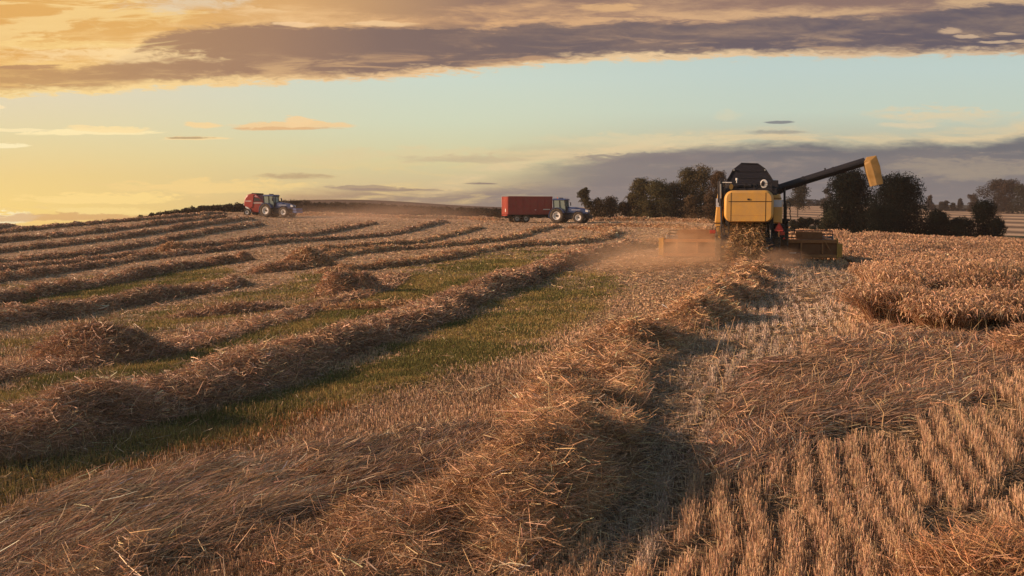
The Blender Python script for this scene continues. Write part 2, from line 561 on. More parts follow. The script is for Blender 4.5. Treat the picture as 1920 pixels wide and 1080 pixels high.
# zones of ground cover, outlined on the ground as the photo shows them
LAID_R = [(1370, 800), (1385, 725), (1480, 690), (1560, 650), (1640, 612), (1720, 622), (2300, 640), (2300, 705), (1990, 705), (1880, 700), (1780, 745), (1700, 772), (1560, 800), (1430, 880), (1330, 900)]
LAID_L = [(-300, 1110), (0, 985), (120, 960), (260, 925), (500, 885), (650, 850), (820, 815), (900, 820), (860, 880), (620, 950), (420, 1000), (250, 1080), (-50, 1200), (-300, 1200)]
GREEN = [
    [(-500, 960), (0, 800), (300, 735), (560, 670), (700, 620), (880, 555), (1000, 512), (1075, 474), (980, 470), (860, 492), (760, 520), (680, 540), (560, 580), (420, 625), (300, 662), (160, 695), (0, 735), (-500, 860)],
    [(-500, 1160), (0, 975), (140, 915), (300, 868), (480, 815), (620, 762), (780, 722), (940, 675), (1060, 625), (1130, 590), (1150, 560), (1160, 520), (1120, 505), (1060, 515), (1000, 545), (880, 600), (760, 650), (620, 705), (480, 752), (300, 800), (0, 880), (-500, 1040)],
    [(-200, 660), (0, 655), (200, 610), (460, 560), (600, 520), (640, 510), (560, 550), (420, 590), (240, 620), (60, 660)],
    [(-200, 560), (0, 550), (200, 530), (420, 500), (440, 510), (200, 560), (0, 590)],
]
GREY_R = [(1120, 1090), (1130, 800), (1160, 700), (1280, 660), (1400, 560), (1430, 490), (1560, 492), (1610, 520), (1620, 600), (1520, 640), (1480, 680), (1390, 735), (1370, 800), (1330, 880), (1260, 1090)]
REDDISH = [(-500, 1100), (-500, 900), (0, 870), (240, 830), (440, 780), (600, 742), (700, 720), (640, 780), (420, 850), (200, 905), (0, 960)]

# ------------------------------------------------------------------ ground sheet
nu, nv = 560, 760
gu = np.linspace(-1.5, 1.5, nu); gv = np.exp(np.linspace(math.log(1.6), math.log(6000), nv))
GU, GV = np.meshgrid(gu, gv)
GX = GU * GV; GY = GV
GZ = ground(GX, GY)
gpx, gpy = project(GX, GY, GZ)
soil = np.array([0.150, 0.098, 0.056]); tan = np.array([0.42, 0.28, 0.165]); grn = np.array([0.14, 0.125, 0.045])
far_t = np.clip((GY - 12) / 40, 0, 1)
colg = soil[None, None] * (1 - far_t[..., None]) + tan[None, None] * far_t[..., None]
wob = fbm(GX * 0.35, GY * 0.35, 5, 3) * 26
gm = np.zeros(GX.shape)
for pl in GREEN:
    gm = np.maximum(gm, in_poly(gpx + wob * 1.5, gpy + wob * 0.5, pl).astype(float))
for _ in range(3):
    gm[1:-1, 1:-1] = (gm[1:-1, 1:-1] * 2 + gm[:-2, 1:-1] + gm[2:, 1:-1] + gm[1:-1, :-2] + gm[1:-1, 2:]) / 6
gm = gm * np.clip(1 - (gpx - 850) / 420, 0.15, 1) * np.clip(1.0 + 0.9 * fbm(GX * 0.5, GY * 0.5, 8, 3), 0, 1)
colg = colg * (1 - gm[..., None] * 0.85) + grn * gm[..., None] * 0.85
# far fields: pale stubble stripes right, brown hill in the middle
hillm = ((GY > 175) & (gpx < 1080))[..., None]
colg = np.where(hillm, np.array([0.13, 0.085, 0.058]), colg)
vall = ((GY > 105) & (gpx > 1440) & (GY < 175))[..., None]
colg = np.where(vall, np.array([0.055, 0.055, 0.028]), colg)
fr = ((GY > 175) & (gpx > 1380))
stripe = 0.5 + 0.5 * np.sin((GX * 0.35 + GY) * 2 * math.pi / 34 + 2 * fbm(GX * 0.01, GY * 0.01, 2, 2))
colf = np.array([0.15, 0.10, 0.062]) * (1 - stripe[..., None]) + np.array([0.60, 0.40, 0.24]) * stripe[..., None]
colg = np.where((fr & (GY < 395))[..., None], colf, colg)
colg = np.where((fr & (GY >= 395))[..., None], np.array([0.06, 0.05, 0.035]), colg)
colg = colg * np.clip(1 + 0.35 * fbm(GX * 0.8, GY * 0.8, 12, 3)[..., None], 0.5, 1.5)
idx = np.arange(nu * nv).reshape(nv, nu)
Q = np.stack([idx[:-1, :-1], idx[:-1, 1:], idx[1:, 1:], idx[1:, :-1]], -1).reshape(-1, 4)

gmat = bpy.data.materials.new('field_soil'); gmat.use_nodes = True
nt = gmat.node_tree; b = nt.nodes['Principled BSDF']; b.inputs['Roughness'].default_value = 0.95; b.inputs['Specular IOR Level'].default_value = 0.1
at = nt.nodes.new('ShaderNodeAttribute'); at.attribute_name = 'tint'
tc = nt.nodes.new('ShaderNodeTexCoord')
mp = nt.nodes.new('ShaderNodeMapping'); mp.inputs['Scale'].default_value = (3.0, 0.8, 1.0); mp.inputs['Rotation'].default_value = (0, 0, R(15))
nt.links.new(tc.outputs['Object'], mp.inputs['Vector'])
n1 = nt.nodes.new('ShaderNodeTexNoise'); n1.inputs['Scale'].default_value = 7; n1.inputs['Detail'].default_value = 8; n1.inputs['Roughness'].default_value = 0.75
nt.links.new(mp.outputs[0], n1.inputs['Vector'])
mr = nt.nodes.new('ShaderNodeMapRange'); mr.inputs['From Min'].default_value = 0.3; mr.inputs['From Max'].default_value = 0.7; mr.inputs['To Min'].default_value = 0.45; mr.inputs['To Max'].default_value = 1.6
nt.links.new(n1.outputs[0], mr.inputs['Value'])
vm = nt.nodes.new('ShaderNodeVectorMath'); vm.operation = 'SCALE'
nt.links.new(at.outputs['Color'], vm.inputs[0]); nt.links.new(mr.outputs[0], vm.inputs['Scale'])
nt.links.new(vm.outputs[0], b.inputs['Base Color'])
bp = nt.nodes.new('ShaderNodeBump'); bp.inputs['Strength'].default_value = 0.9; bp.inputs['Distance'].default_value = 0.06
nt.links.new(n1.outputs[0], bp.inputs['Height']); nt.links.new(bp.outputs[0], b.inputs['Normal'])
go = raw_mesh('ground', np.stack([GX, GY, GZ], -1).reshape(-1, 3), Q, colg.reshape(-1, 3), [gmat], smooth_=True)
tag(go, kind='structure', label='rolling harvested grain field running up to a low crest')

WMIN = 0.0060


def width(D): return np.maximum(WMIN, D * 0.00064)


# ------------------------------------------------------------------ straw windrows
def catmull(P, step):
    P = [np.array(p) for p in P]
    P = [2 * P[0] - P[1]] + P + [2 * P[-1] - P[-2]]
    out = []
    for i in range(1, len(P) - 2):
        n = max(2, int(np.linalg.norm(P[i + 1] - P[i]) / step))
        for t in np.linspace(0, 1, n, endpoint=False):
            a, b_, c, d = P[i - 1], P[i], P[i + 1], P[i + 2]
            out.append(0.5 * ((2 * b_) + (c - a) * t + (2 * a - 5 * b_ + 4 * c - d) * t * t + (3 * b_ - a - 3 * c + d) * t ** 3))
    out.append(P[-2])
    return np.array(out)


def windrow(name, label, pts, hw, h, base, seed, cat='windrow', group='rows of cut straw left lying across the field', cover=3.2, rough=0.35, world_pts=None, strl=0.29, taper=0.0):
    if world_pts is None:
        W = [hit(px, py)[:2] for px, py in pts]
    else:
        W = world_pts
    Dm = np.mean([w[1] for w in W])
    path = catmull(W, max(0.12, Dm * 0.008))
    seg = np.gradient(path, axis=0); T = unit(seg); Nn = np.stack([T[:, 1], -T[:, 0]], 1)
    s = np.concatenate([[0], np.cumsum(np.linalg.norm(np.diff(path, axis=0), axis=1))])
    Ltot = s[-1]
    K = 17
    strl = strl * float(np.clip(1.12 - Dm / 70, 0.55, 1.0))
    tt = np.linspace(-1, 1, K)

    def surf(si, t):
        x = np.interp(si, s, path[:, 0]); y = np.interp(si, s, path[:, 1])
        nx = np.interp(si, s, Nn[:, 0]); ny = np.interp(si, s, Nn[:, 1])
        me = fbm(si * 0.22, si * 0 + seed, seed, 2) * hw * 0.45
        ww = hw * (1 + 0.5 * fbm(si * 0.35, si * 0 + 3.3, seed + 1, 3))
        if taper: ww = ww * (1 + 0.38 * np.clip(1 - si / 6.0, 0, 1) ** 0.5)
        ww = ww * (1 - taper * np.clip((si / Ltot - 0.72) / 0.28, 0, 1))
        X = x + nx * (t * ww + me); Y = y + ny * (t * ww + me)
        prof = np.clip(1 - np.abs(t) ** 2.4, 0, 1) ** 0.8
        ends = np.clip(np.minimum(si, Ltot - si) / (hw * 0.9), 0, 1) ** 0.5
        hh = h * (1 + rough * 1.7 * fbm(si * 0.7, t * 0.7, seed + 2, 3))
        hh = hh * (1 - 1.2 * taper * np.clip((si / Ltot - 0.80) / 0.2, 0, 1) * (taper > 0.1)) * (1 + 0 * t)
        hh = hh * prof * ends + rough * 0.38 * h * 2 * fbm(X * 2.6, Y * 2.6, seed + 5, 3) * prof
        return X, Y, ground(X, Y) + np.maximum(hh, 0) - 0.03

    S, TT = np.meshgrid(s, tt, indexing='ij')
    X, Y, Z = surf(S.ravel(), TT.ravel())
    V = np.stack([X, Y, Z - 0.15], 1)
    n0 = len(s)
    ix = np.arange(n0 * K).reshape(n0, K)
    Qc = np.stack([ix[:-1, :-1], ix[:-1, 1:], ix[1:, 1:], ix[1:, :-1]], -1).reshape(-1, 4)
    base = np.asarray(base, float)
    Cc = np.broadcast_to(base * 0.8, V.shape) * (1 + 0.3 * vnoise(X * 6, Y * 6, seed)[:, None])
    # strands
    dens_fn = lambda D: cover / (strl * width(D))
    ds = np.diff(s); ym = np.interp((s[1:] + s[:-1]) / 2, s, path[:, 1])
    cnt = 1.15 * ds * hw * 2 * dens_fn(np.maximum(ym, 6))
    N = int(cnt.sum())
    cdf = np.concatenate([[0], np.cumsum(cnt)]); cdf /= cdf[-1]
    si = np.interp(RNG.random(N), cdf, s)
    t = RNG.random(N) * 2 - 1
    spill = RNG.random(N) < 0.07
    t = np.where(spill, RNG.normal(size=N) * 1.0, t)
    X, Y, Z = surf(si, t)
    D = np.maximum(Y, 6)
    Zg = ground(X, Y)
    lift = np.abs(RNG.normal(size=N)) * 0.05 - 0.17 * RNG.random(N)
    Z = np.maximum(Z, Zg) + lift - 0.01
    ang = RNG.random(N) * 2 * math.pi
    tilt = RNG.normal(size=N) * 0.30 + 0.03
    Dv = np.stack([np.cos(ang) * np.cos(tilt), np.sin(ang) * np.cos(tilt), np.sin(tilt)], 1)
    L = strl * np.clip(np.exp(RNG.normal(size=N) * 0.5), 0.15, 1.5)
    P = np.stack([X, Y, Z], 1) - Dv * L[:, None] * 0.5
    P[:, 2] = np.maximum(P[:, 2], ground(P[:, 0], P[:, 1], False) - 0.02)
    Vs, Qs = strands(P, Dv, L, width(D) * (0.5 + 1.0 * RNG.random(N) ** 1.5), bend=RNG.normal(size=(N, 3)) * 0.28 - np.array([0, 0, 0.08]))
    patch = 1 + 0.5 * fbm(X * 0.8, Y * 0.8, seed + 9, 3)
    Cs = tints(N, base * patch[:, None], 0.42, 0.06)
    V2, Q2, C2 = join([(V, Qc, Cc), (Vs, Qs, Cs)])
    mid = np.concatenate([np.zeros(len(Qc)), np.ones(len(Qs))])
    i0 = len(path) // 2
    loc = (path[i0, 0], path[i0, 1], gz(path[i0, 0], path[i0, 1]))
    o = raw_mesh(name, V2, Q2, C2, [CORE, STRAW], loc=loc, midx=mid)
    return tag(o, label, cat, group)


GOLD = (0.48, 0.282, 0.146)
BROWN = (0.42, 0.250, 0.142)
windrow('straw_windrow', 'big golden straw windrow running from the foreground up to the combine harvester',
        [(60, 1200), (420, 1110), (760, 1045), (980, 970), (1055, 880), (1050, 790), (1090, 715), (1180, 662), (1288, 616), (1372, 562), (1404, 522), (1402, 495)], 0.92, 0.38, GOLD, 1, cover=3.6, rough=0.95, taper=0.34)
windrow('straw_windrow', 'long brown straw windrow next behind the big golden one, reaching the combine header',
        [(-260, 900), (0, 838), (250, 775), (480, 712), (640, 660), (760, 612), (880, 565), (975, 528), (1050, 500), (1110, 478), (1180, 468), (1240, 462)], 0.88, 0.46, BROWN, 2)
windrow('straw_windrow', 'low straw windrow with two large heaps on it beside the green strip',
        [(-250, 770), (0, 712), (180, 685), (300, 660), (430, 625), (560, 592), (660, 560), (740, 520)], 0.7, 0.20, BROWN, 3)
windrow('straw_windrow', 'broken straw windrow that loops back round below the blue tractor with the red trailer',
        [(600, 515), (700, 505), (807, 492), (873, 479), (957, 464), (1030, 460), (1090, 456), (1128, 448), (1148, 440), (1130, 433), (1067, 428)], 0.66, 0.34, GOLD, 4)
windrow('straw_windrow', 'dark backed straw windrow next above the heap at the left edge',
        [(-200, 640), (0, 606), (130, 592), (230, 574), (330, 556), (400, 546), (460, 534)], 0.78, 0.40, BROWN, 5)
windrow('straw_windrow', 'straw windrow from the rounded mid field heap to the rear of the red trailer',
        [(590, 492), (640, 480), (740, 470), (873, 460), (957, 449), (1000, 436), (1045, 426)], 0.62, 0.34, GOLD, 6)
windrow('straw_windrow', 'dark shaded straw windrow ending in small tufts short of the mid field heap',
        [(-200, 600), (0, 570), (80, 556), (150, 543), (250, 524), (330, 508), (400, 498), (440, 492)], 0.66, 0.44, BROWN, 7)
windrow('straw_windrow', 'straw windrow curling up to its end in the dusty ground left of the red trailer',
        [(560, 478), (640, 468), (773, 458), (840, 444), (900, 428)], 0.62, 0.34, GOLD, 8)
windrow('straw_windrow', 'straw windrow starting at the left edge and passing just under the small far heap',
        [(-200, 552), (0, 527), (100, 512), (200, 498), (290, 484), (420, 470), (540, 455), (640, 449), (740, 439), (833, 417)], 0.66, 0.36, BROWN, 9)
windrow('straw_windrow', 'thin straw windrow just behind the small far heap',
        [(-200, 528), (0, 508), (200, 488), (330, 470), (470, 452), (560, 444), (640, 432), (700, 420)], 0.66, 0.36, BROWN, 10)
windrow('straw_windrow', 'straw windrow that ends under the front wheel of the tractor with the baler',
        [(-200, 518), (0, 496), (150, 480), (300, 455), (400, 436), (490, 422)], 0.66, 0.36, BROWN, 11)
windrow('straw_windrow', 'straw windrow that ends under the red baler',
        [(-200, 495), (0, 474), (130, 460), (300, 436), (400, 420), (470, 411)], 0.66, 0.36, BROWN, 12)
windrow('straw_windrow', 'straw windrow third below the crest on the left',
        [(-200, 470), (0, 455), (170, 438), (330, 416), (420, 408)], 0.66, 0.36, BROWN, 13)
windrow('straw_windrow', 'straw windrow second below the crest on the left',
        [(-200, 452), (0, 438), (180, 421), (330, 408), (420, 401)], 0.66, 0.36, BROWN, 14)
windrow('straw_windrow', 'highest straw windrow, lying along the crest against the yellow sky',
        [(-200, 438), (0, 427), (150, 416), (280, 406), (400, 398), (440, 397)], 0.66, 0.36, BROWN, 15)
windrow('straw_windrow', 'pale straw windrow between the tractor with the baler and the red trailer',
        [(560, 404), (660, 406), (760, 409), (860, 411), (940, 414)], 0.9, 0.4, GOLD, 16)
windrow('straw_windrow', 'straw windrow lying in front of the tractor with the red trailer, nearest the hedge trees',
        [(1110, 414), (1180, 414), (1260, 415), (1335, 419)], 0.9, 0.45, GOLD, 17)
windrow('straw_windrow', 'straw windrow left of the combine header, lower of the pair before the trees',
        [(1115, 424), (1180, 425), (1260, 428), (1330, 434)], 0.8, 0.35, GOLD, 18)
windrow('straw_windrow', 'straw windrow along the far field edge in front of the black trees',
        [(1480, 428), (1560, 436), (1640, 442), (1730, 446)], 0.8, 0.35, GOLD, 19)


def heap(label, px, py, rx, h, base, seed, sx=1.5, cover=5.0, ang=0.5):
    x, y, _ = hit(px, py)
    N = int(math.pi * rx * rx * sx * cover / (0.32 * float(width(np.array(y)))))
    g = 40
    a = np.linspace(0, 2 * math.pi, g); r = np.linspace(0, 1, 14)
    ca, sa = math.cos(ang), math.sin(ang)

    def surf(rr, aa):
        lx = rr * np.cos(aa) * rx * sx; ly = rr * np.sin(aa) * rx
        k = 1 + 0.25 * vnoise(np.cos(aa) * 1.7 + 5, np.sin(aa) * 1.7, seed)
        X = x + (lx * ca - ly * sa) * k; Y = y + (lx * sa + ly * ca) * k
        hh = h * np.clip(1 - rr ** 1.7, 0, 1) ** 0.9 * (1 + 0.5 * fbm(X * 1.4, Y * 1.4, seed, 3))
        return X, Y, ground(X, Y) + hh - 0.03 * (rr > 0.9)
    RR, AA = np.meshgrid(r, a, indexing='ij')
    X, Y, Z = surf(RR.ravel(), AA.ravel())
    V = np.stack([X, Y, Z], 1)
    ix = np.arange(14 * g).reshape(14, g)
    Qc = np.stack([ix[:-1, :-1], ix[1:, :-1], ix[1:, 1:], ix[:-1, 1:]], -1).reshape(-1, 4)
    Cc = np.broadcast_to(np.array(base) * 0.75, V.shape)
    rr = np.sqrt(RNG.random(N)) * 1.08; aa = RNG.random(N) * 2 * math.pi
    X, Y, Z = surf(rr, aa)
    an = RNG.random(N) * 2 * math.pi; tilt = RNG.normal(size=N) * 0.45 + 0.05
    Dv = np.stack([np.cos(an) * np.cos(tilt), np.sin(an) * np.cos(tilt), np.sin(tilt)], 1)
    L = 0.26 * np.clip(np.exp(RNG.normal(size=N) * 0.5), 0.2, 1.6)
    P = np.stack([X, Y, Z + np.abs(RNG.normal(size=N)) * 0.05], 1) - Dv * L[:, None] / 2
    Vs, Qs = strands(P, Dv, L, width(Y) * (0.7 + 0.7 * RNG.random(N)), bend=RNG.normal(size=(N, 3)) * 0.2)
    V2, Q2, C2 = join([(V, Qc, Cc), (Vs, Qs, tints(N, base, 0.32, 0.06))])
    o = raw_mesh('straw_heap', V2, Q2, C2, [CORE, STRAW], loc=(x, y, gz(x, y)), midx=np.concatenate([np.zeros(len(Qc)), np.ones(len(Qs))]))
    return tag(o, label, 'straw heap', 'heaps of loose straw in the field')


heap('largest shaggy straw heap, near the left edge beside the green strip', 188, 676, 1.15, 0.82, BROWN, 31, 1.2)
heap('compact dark straw heap with the green strip running right of it', 652, 552, 1.0, 0.85, BROWN, 32, 1.3)
heap('rounded straw heap in mid field behind the compact dark heap', 572, 502, 1.2, 0.9, GOLD, 33, 1.25)
heap('low flat spill of straw at the foot of the rounded mid field heap', 520, 509, 0.7, 0.35, BROWN, 34, 2.4)
heap('small far straw heap standing alone among the thin windrows on the left slope', 325, 476, 0.95, 0.8, GOLD, 35, 1.4)
heap('small straw tuft beside the end of the dark shaded windrow', 455, 490, 0.5, 0.5, BROWN, 36, 1.4)
heap('bright rust coloured straw heap in the lower right corner', 1915, 1100, 0.8, 0.26, (0.44, 0.235, 0.11), 37, 1.5)
heap('red brown tangle of flattened crop at the right edge below the standing wheat', 1945, 665, 0.8, 0.55, (0.38, 0.22, 0.12), 38, 1.3)
heap('dark straw clump lying half way between the two shaggy heaps', 430, 590, 0.6, 0.25, BROWN, 39, 3.0)
heap('flat pale straw patch on the green strip right of the compact dark heap', 720, 580, 0.5, 0.14, (0.42, 0.25, 0.12), 40, 4.0, ang=0.1)

# ------------------------------------------------------------------ stubble, laid crop, grass
HEAD = R(15.2)
hc, hs = math.cos(HEAD), math.sin(HEAD)


def wheat_mask(px, D):
    poly = [(1593, 44), (1652, 33), (1632, 24.5), (1700, 23), (1930, 22), (2500, 21), (2500, 93), (1500, 91), (1485, 56), (1585, 50)]
    return in_poly(px, D, poly)


N = 860000
D = np.exp(RNG.uniform(math.log(5.8), math.log(150), N))
u = RNG.uniform(-0.66, 0.66, N)
x = u * D; y = D.copy()
lat = x * hc - y * hs; lon = x * hs + y * hc
warp = fbm(lon * 0.12, lat * 0.05, 44, 2) * 0.5 + fbm(lon * 0.8, lat * 0.6, 45, 2) * 0.10
right = lat > -1.2
sp = np.where(right, 0.29, 0.155)
lat2 = lat + warp
row = np.round(lat2 / sp)
rs = np.where(right, 0.045 + 0.03 * np.clip(vnoise(lon * 0.9, lat * 2, 5) + 0.2, 0, 1), 0.03)
lat = np.where(RNG.random(N) < np.where(right, 0.93, 0.8), row * sp - warp + RNG.normal(size=N) * rs, lat)
x = lat * hc + lon * hs; y = -lat * hs + lon * hc
ok = (y > 5.5) & (y < 160)
x, y, lat, lon, right = x[ok], y[ok], lat[ok], lon[ok], right[ok]
z = ground(x, y)
px, py = project(x, y, z)
wobx = fbm(x * 0.8, y * 0.8, 61, 4) * 34 + RNG.normal(size=len(x)) * 9
pxw = px + wobx * 1.3; pyw = py + wobx * 0.5
zl_r = in_poly(pxw, pyw, LAID_R); zl_l = in_poly(pxw, pyw, LAID_L)
zg = np.zeros(len(x), bool)
for pl in GREEN: zg |= in_poly(pxw * 1.0, pyw, pl)
zred = in_poly(pxw, pyw, REDDISH)
zw = wheat_mask(px, y) | ((y > 98) & (px > 1380))
n = len(x)
keep_st = ~(zl_r | zl_l | zw) & ~(zg & (RNG.random(n) < 0.78 + 0.5 * np.clip(fbm(x * 0.6, y * 0.6, 66, 3), -0.6, 0.3) - 0.55 * np.clip((px - 880) / 300, 0, 1)))
gap = vnoise(lat * 1.3, lon * 0.7, 71) + 0.5 * vnoise(lat * 5, lon * 1.5, 72)
keep_st &= ~(right & (gap < -0.30)) & ~((y > 35) & ~right & (RNG.random(n) < 0.35))
i = np.nonzero(keep_st)[0]
X, Y, Z = x[i], y[i], z[i]; Dd = np.maximum(Y, 6)
hh = np.where(right[i], 0.165, 0.12) * (0.6 + 0.6 * RNG.random(len(i))) * (1 + 0.5 * fbm(X * 0.5, Y * 0.5, 81, 2))
zgr = in_poly(pxw, pyw, GREY_R)
hh = np.where(zgr[i], hh * 0.55, hh)
hh = hh * np.where(right[i], 1.0, np.clip(1.15 - Y / 60, 0.45, 1.0))
tl = np.where(right[i], 0.08, 0.16)
Dv = unit(np.stack([RNG.normal(size=len(i)) * tl, RNG.normal(size=len(i)) * tl + 0.03, np.ones(len(i))], 1))
Vv, Qv = strands(np.stack([X, Y, Z - 0.02], 1), Dv, hh, width(Dd) * (0.6 + 0.5 * RNG.random(len(i))), bend=RNG.normal(size=(len(i), 3)) * 0.06, taper=0.9)
cb = np.where(zred[i][:, None], np.array([0.40, 0.19, 0.07]), np.array([0.51, 0.322, 0.183]))
cb = np.where((zg[i])[:, None], np.array([0.32, 0.21, 0.08]), cb)
cb = np.where((zgr[i])[:, None], np.array([0.46, 0.345, 0.245]), cb)
cb = cb * (1 + 0.5 * fbm(X * 0.25, Y * 0.25, 91, 3))[:, None]
o = raw_mesh('stubble', Vv, Qv, tints(len(i), cb, 0.22, 0.05), [STRAW])
tag(o, 'short cut straw stubble standing in rows over the field', 'stubble', kind='stuff')

# loose litter on the ground between rows
i = np.nonzero(~zw & ~(zg & (RNG.random(n) < 0.8)) & (RNG.random(n) < 0.22))[0]
k = len(i)
X = x[i] + RNG.normal(size=k) * 0.1; Y = y[i] + RNG.normal(size=k) * 0.1
Z = ground(X, Y) + 0.012 + 0.03 * RNG.random(k)
an = RNG.random(k) * 6.283; tilt = RNG.normal(size=k) * 0.15 + 0.05
Dv = np.stack([np.cos(an) * np.cos(tilt), np.sin(an) * np.cos(tilt), np.sin(tilt)], 1)
Vv, Qv = strands(np.stack([X, Y, Z], 1), Dv, 0.1 + 0.2 * RNG.random(k), width(np.maximum(Y, 6)), bend=RNG.normal(size=(k, 3)) * 0.15)
o = raw_mesh('straw_litter', Vv, Qv, tints(k, (0.36, 0.24, 0.13), 0.35, 0.06), [STRAW])
tag(o, 'loose chopped straw lying between the stubble rows', 'straw', kind='stuff')

# laid crop
def laid(mask, dirang, name, label, rep, length, colr):
    i0 = np.nonzero(mask)[0]
    i = np.repeat(i0, rep); i = i[RNG.random(len(i)) < 0.8]
    k = len(i)
    X = x[i] + RNG.normal(size=k) * 0.12; Y = y[i] + RNG.normal(size=k) * 0.12
    flow = dirang + 1.2 * fbm(X * 0.35, Y * 0.35, 101, 3) + RNG.normal(size=k) * 0.45
    pile = 0.14 * np.clip(0.5 + 1.6 * fbm(X * 0.7, Y * 0.7, 103, 3), 0, 1.6)
    Z = ground(X, Y) + RNG.random(k) * (0.05 + pile)
    tilt = 0.05 + RNG.normal(size=k) * 0.17
    Dv = np.stack([np.cos(flow) * np.cos(tilt), np.sin(flow) * np.cos(tilt), np.sin(tilt)], 1)
    L = length * (0.6 + 0.7 * RNG.random(k))
    V_, Q_ = strands(np.stack([X, Y, Z], 1), Dv, L, width(np.maximum(Y, 6)) * (0.7 + 0.6 * RNG.random(k)), bend=RNG.normal(size=(k, 3)) * 0.10 - np.array([0, 0, 0.10]))
    cb = np.array(colr) * (1 + 0.4 * fbm(X * 0.6, Y * 0.6, 107, 3))[:, None]
    o = raw_mesh(name, V_, Q_, tints(k, cb, 0.42, 0.06), [STRAW])
    tag(o, label, 'laid straw', kind='stuff')


laid(zl_r, R(42), 'laid_wheat', 'flattened crop combed over to the right below the standing wheat', 4, 0.36, (0.45, 0.27, 0.15))
laid(zl_l, R(52), 'laid_straw', 'flattened long stalks combed along the left side of the big golden windrow', 4, 0.30, (0.44, 0.285, 0.165))

# grass
i = np.nonzero(zg)[0]
i = np.repeat(i, 5); i = i[RNG.random(len(i)) < np.clip(1 - (px[i] - 850) / 380, 0.1, 1) * np.clip(0.65 + 1.3 * fbm(x[i] * 0.45, y[i] * 0.45, 67, 3), 0.12, 1)]
k = len(i)
X = x[i] + RNG.normal(size=k) * 0.15; Y = y[i] + RNG.normal(size=k) * 0.15; Z = ground(X, Y)
Dv = unit(np.stack([RNG.normal(size=k) * 0.45, RNG.normal(size=k) * 0.45, np.ones(k)], 1))
pt = fbm(X * 0.5, Y * 0.5, 111, 3)
cb = np.where((pt > 0.0)[:, None], np.array([0.30, 0.225, 0.08]), np.array([0.175, 0.155, 0.052]))
Vv, Qv = strands(np.stack([X, Y, Z - 0.01], 1), Dv, 0.05 + 0.07 * RNG.random(k), width(np.maximum(Y, 6)) * 1.1, taper=0.3)
o = raw_mesh('grass', Vv, Qv, tints(k, cb, 0.25, 0.08), [LEAF])
tag(o, 'short green undergrowth in the strips between the straw rows', 'grass', kind='stuff')

# ------------------------------------------------------------------ standing wheat
N = 400000
D = np.exp(RNG.uniform(math.log(19.5), math.log(93), N)); pxs = RNG.uniform(1470, 2150, N)
ok = wheat_mask(pxs + fbm(D * 0.3, pxs * 0.02, 5, 2) * 40, D * (1 + 0.12 * fbm(pxs * 0.015, D * 0.1, 6, 3)))
D = D[ok]; X = (pxs[ok] - 960) / F * D; Y = D; Z = ground(X, Y)
k = len(X)
hh = 0.90 * np.clip(1 + 0.45 * fbm(X * 0.5, Y * 0.5, 121, 3) + 0.45 * fbm(X * 0.16, Y * 0.16, 122, 2), 0.35, 1.35) * np.interp(Y, [20, 24, 30, 35, 39, 50, 57], [0.95, 1.3, 1.35, 1.0, 0.5, 0.5, 0.95])
# a trampled gully across the crop behind its front clump
gl = np.exp(-((Y - 47 - (X - 18) * 0.25) / 4.0) ** 2) * (X < 40)
hh *= (1 - 0.55 * gl)
front = np.clip((30 - Y) / 9, 0, 1)
lean = fbm(X * 0.35, Y * 0.35, 131, 2)
dx = -0.25 * front + 0.7 * lean + RNG.normal(size=k) * 0.16
dyv = -0.22 * front - 0.5 * np.clip((24 - Y) / 3, 0, 1) + 0.5 * fbm(X * 0.4, Y * 0.4, 137, 2) + RNG.normal(size=k) * 0.16
Dv = unit(np.stack([dx, dyv, np.ones(k)], 1))
L = hh * (0.85 + 0.25 * RNG.random(k))
cl_ = fbm(X * 1.1, Y * 1.1, 151, 3)
ok = (cl_ > np.interp(Y, [20, 24, 30, 36, 60], [0.05, -0.12, -0.15, -0.3, -0.6]))
X, Y, Z, dx, dyv, Dv, L = X[ok], Y[ok], Z[ok], dx[ok], dyv[ok], Dv[ok], L[ok]; k = len(X)
P = np.stack([X, Y, Z - 0.02], 1)
bd = np.stack([dx * 0.35, dyv * 0.35, -0.12 - 0.1 * RNG.random(k)], 1)
Wd = width(Y)
V1, Q1 = strands(P, Dv, L, Wd * 0.9, bend=bd, taper=0.8)
tip = P + Dv * L[:, None] + bd * L[:, None]
an = RNG.random(k) * 6.283
ed = unit(np.stack([0.8 * np.cos(an) + dx, 0.8 * np.sin(an) + dyv, -0.35 + RNG.normal(size=k) * 0.4], 1))
V2, Q2 = strands(tip, ed, 0.085 + 0.03 * RNG.random(k), Wd * 1.25, bend=np.tile([0, 0, -0.5], (k, 1)), taper=0.5)
# dry flag leaves
lf = RNG.random(k) < 0.5
an = RNG.random(k) * 6.283
lp = (P + Dv * L[:, None] * 0.5)[lf]
V3, Q3 = strands(lp, unit(np.stack([np.cos(an), np.sin(an), 0.3 + RNG.random(k) * 0.6], 1))[lf], 0.16 + 0.1 * RNG.random(lf.sum()), Wd[lf] * 1.3, bend=np.tile([0, 0, -0.5], (lf.sum(), 1)), taper=0.2)
cb = np.array([0.43, 0.255, 0.14]) * (1 + 0.4 * fbm(X * 0.3, Y * 0.3, 141, 3))[:, None]
V, Q, C = join([(V1, Q1, tints(k, cb, 0.22, 0.05)), (V2, Q2, tints(k, cb * 1.08, 0.28, 0.05)), (V3, Q3, tints(int(lf.sum()), cb[lf] * 0.85, 0.25, 0.05))])
o = raw_mesh('standing_wheat', V, Q, C, [STRAW])
tag(o, 'uncut ripe wheat with drooping ears right of the combine harvester', 'wheat', kind='stuff')
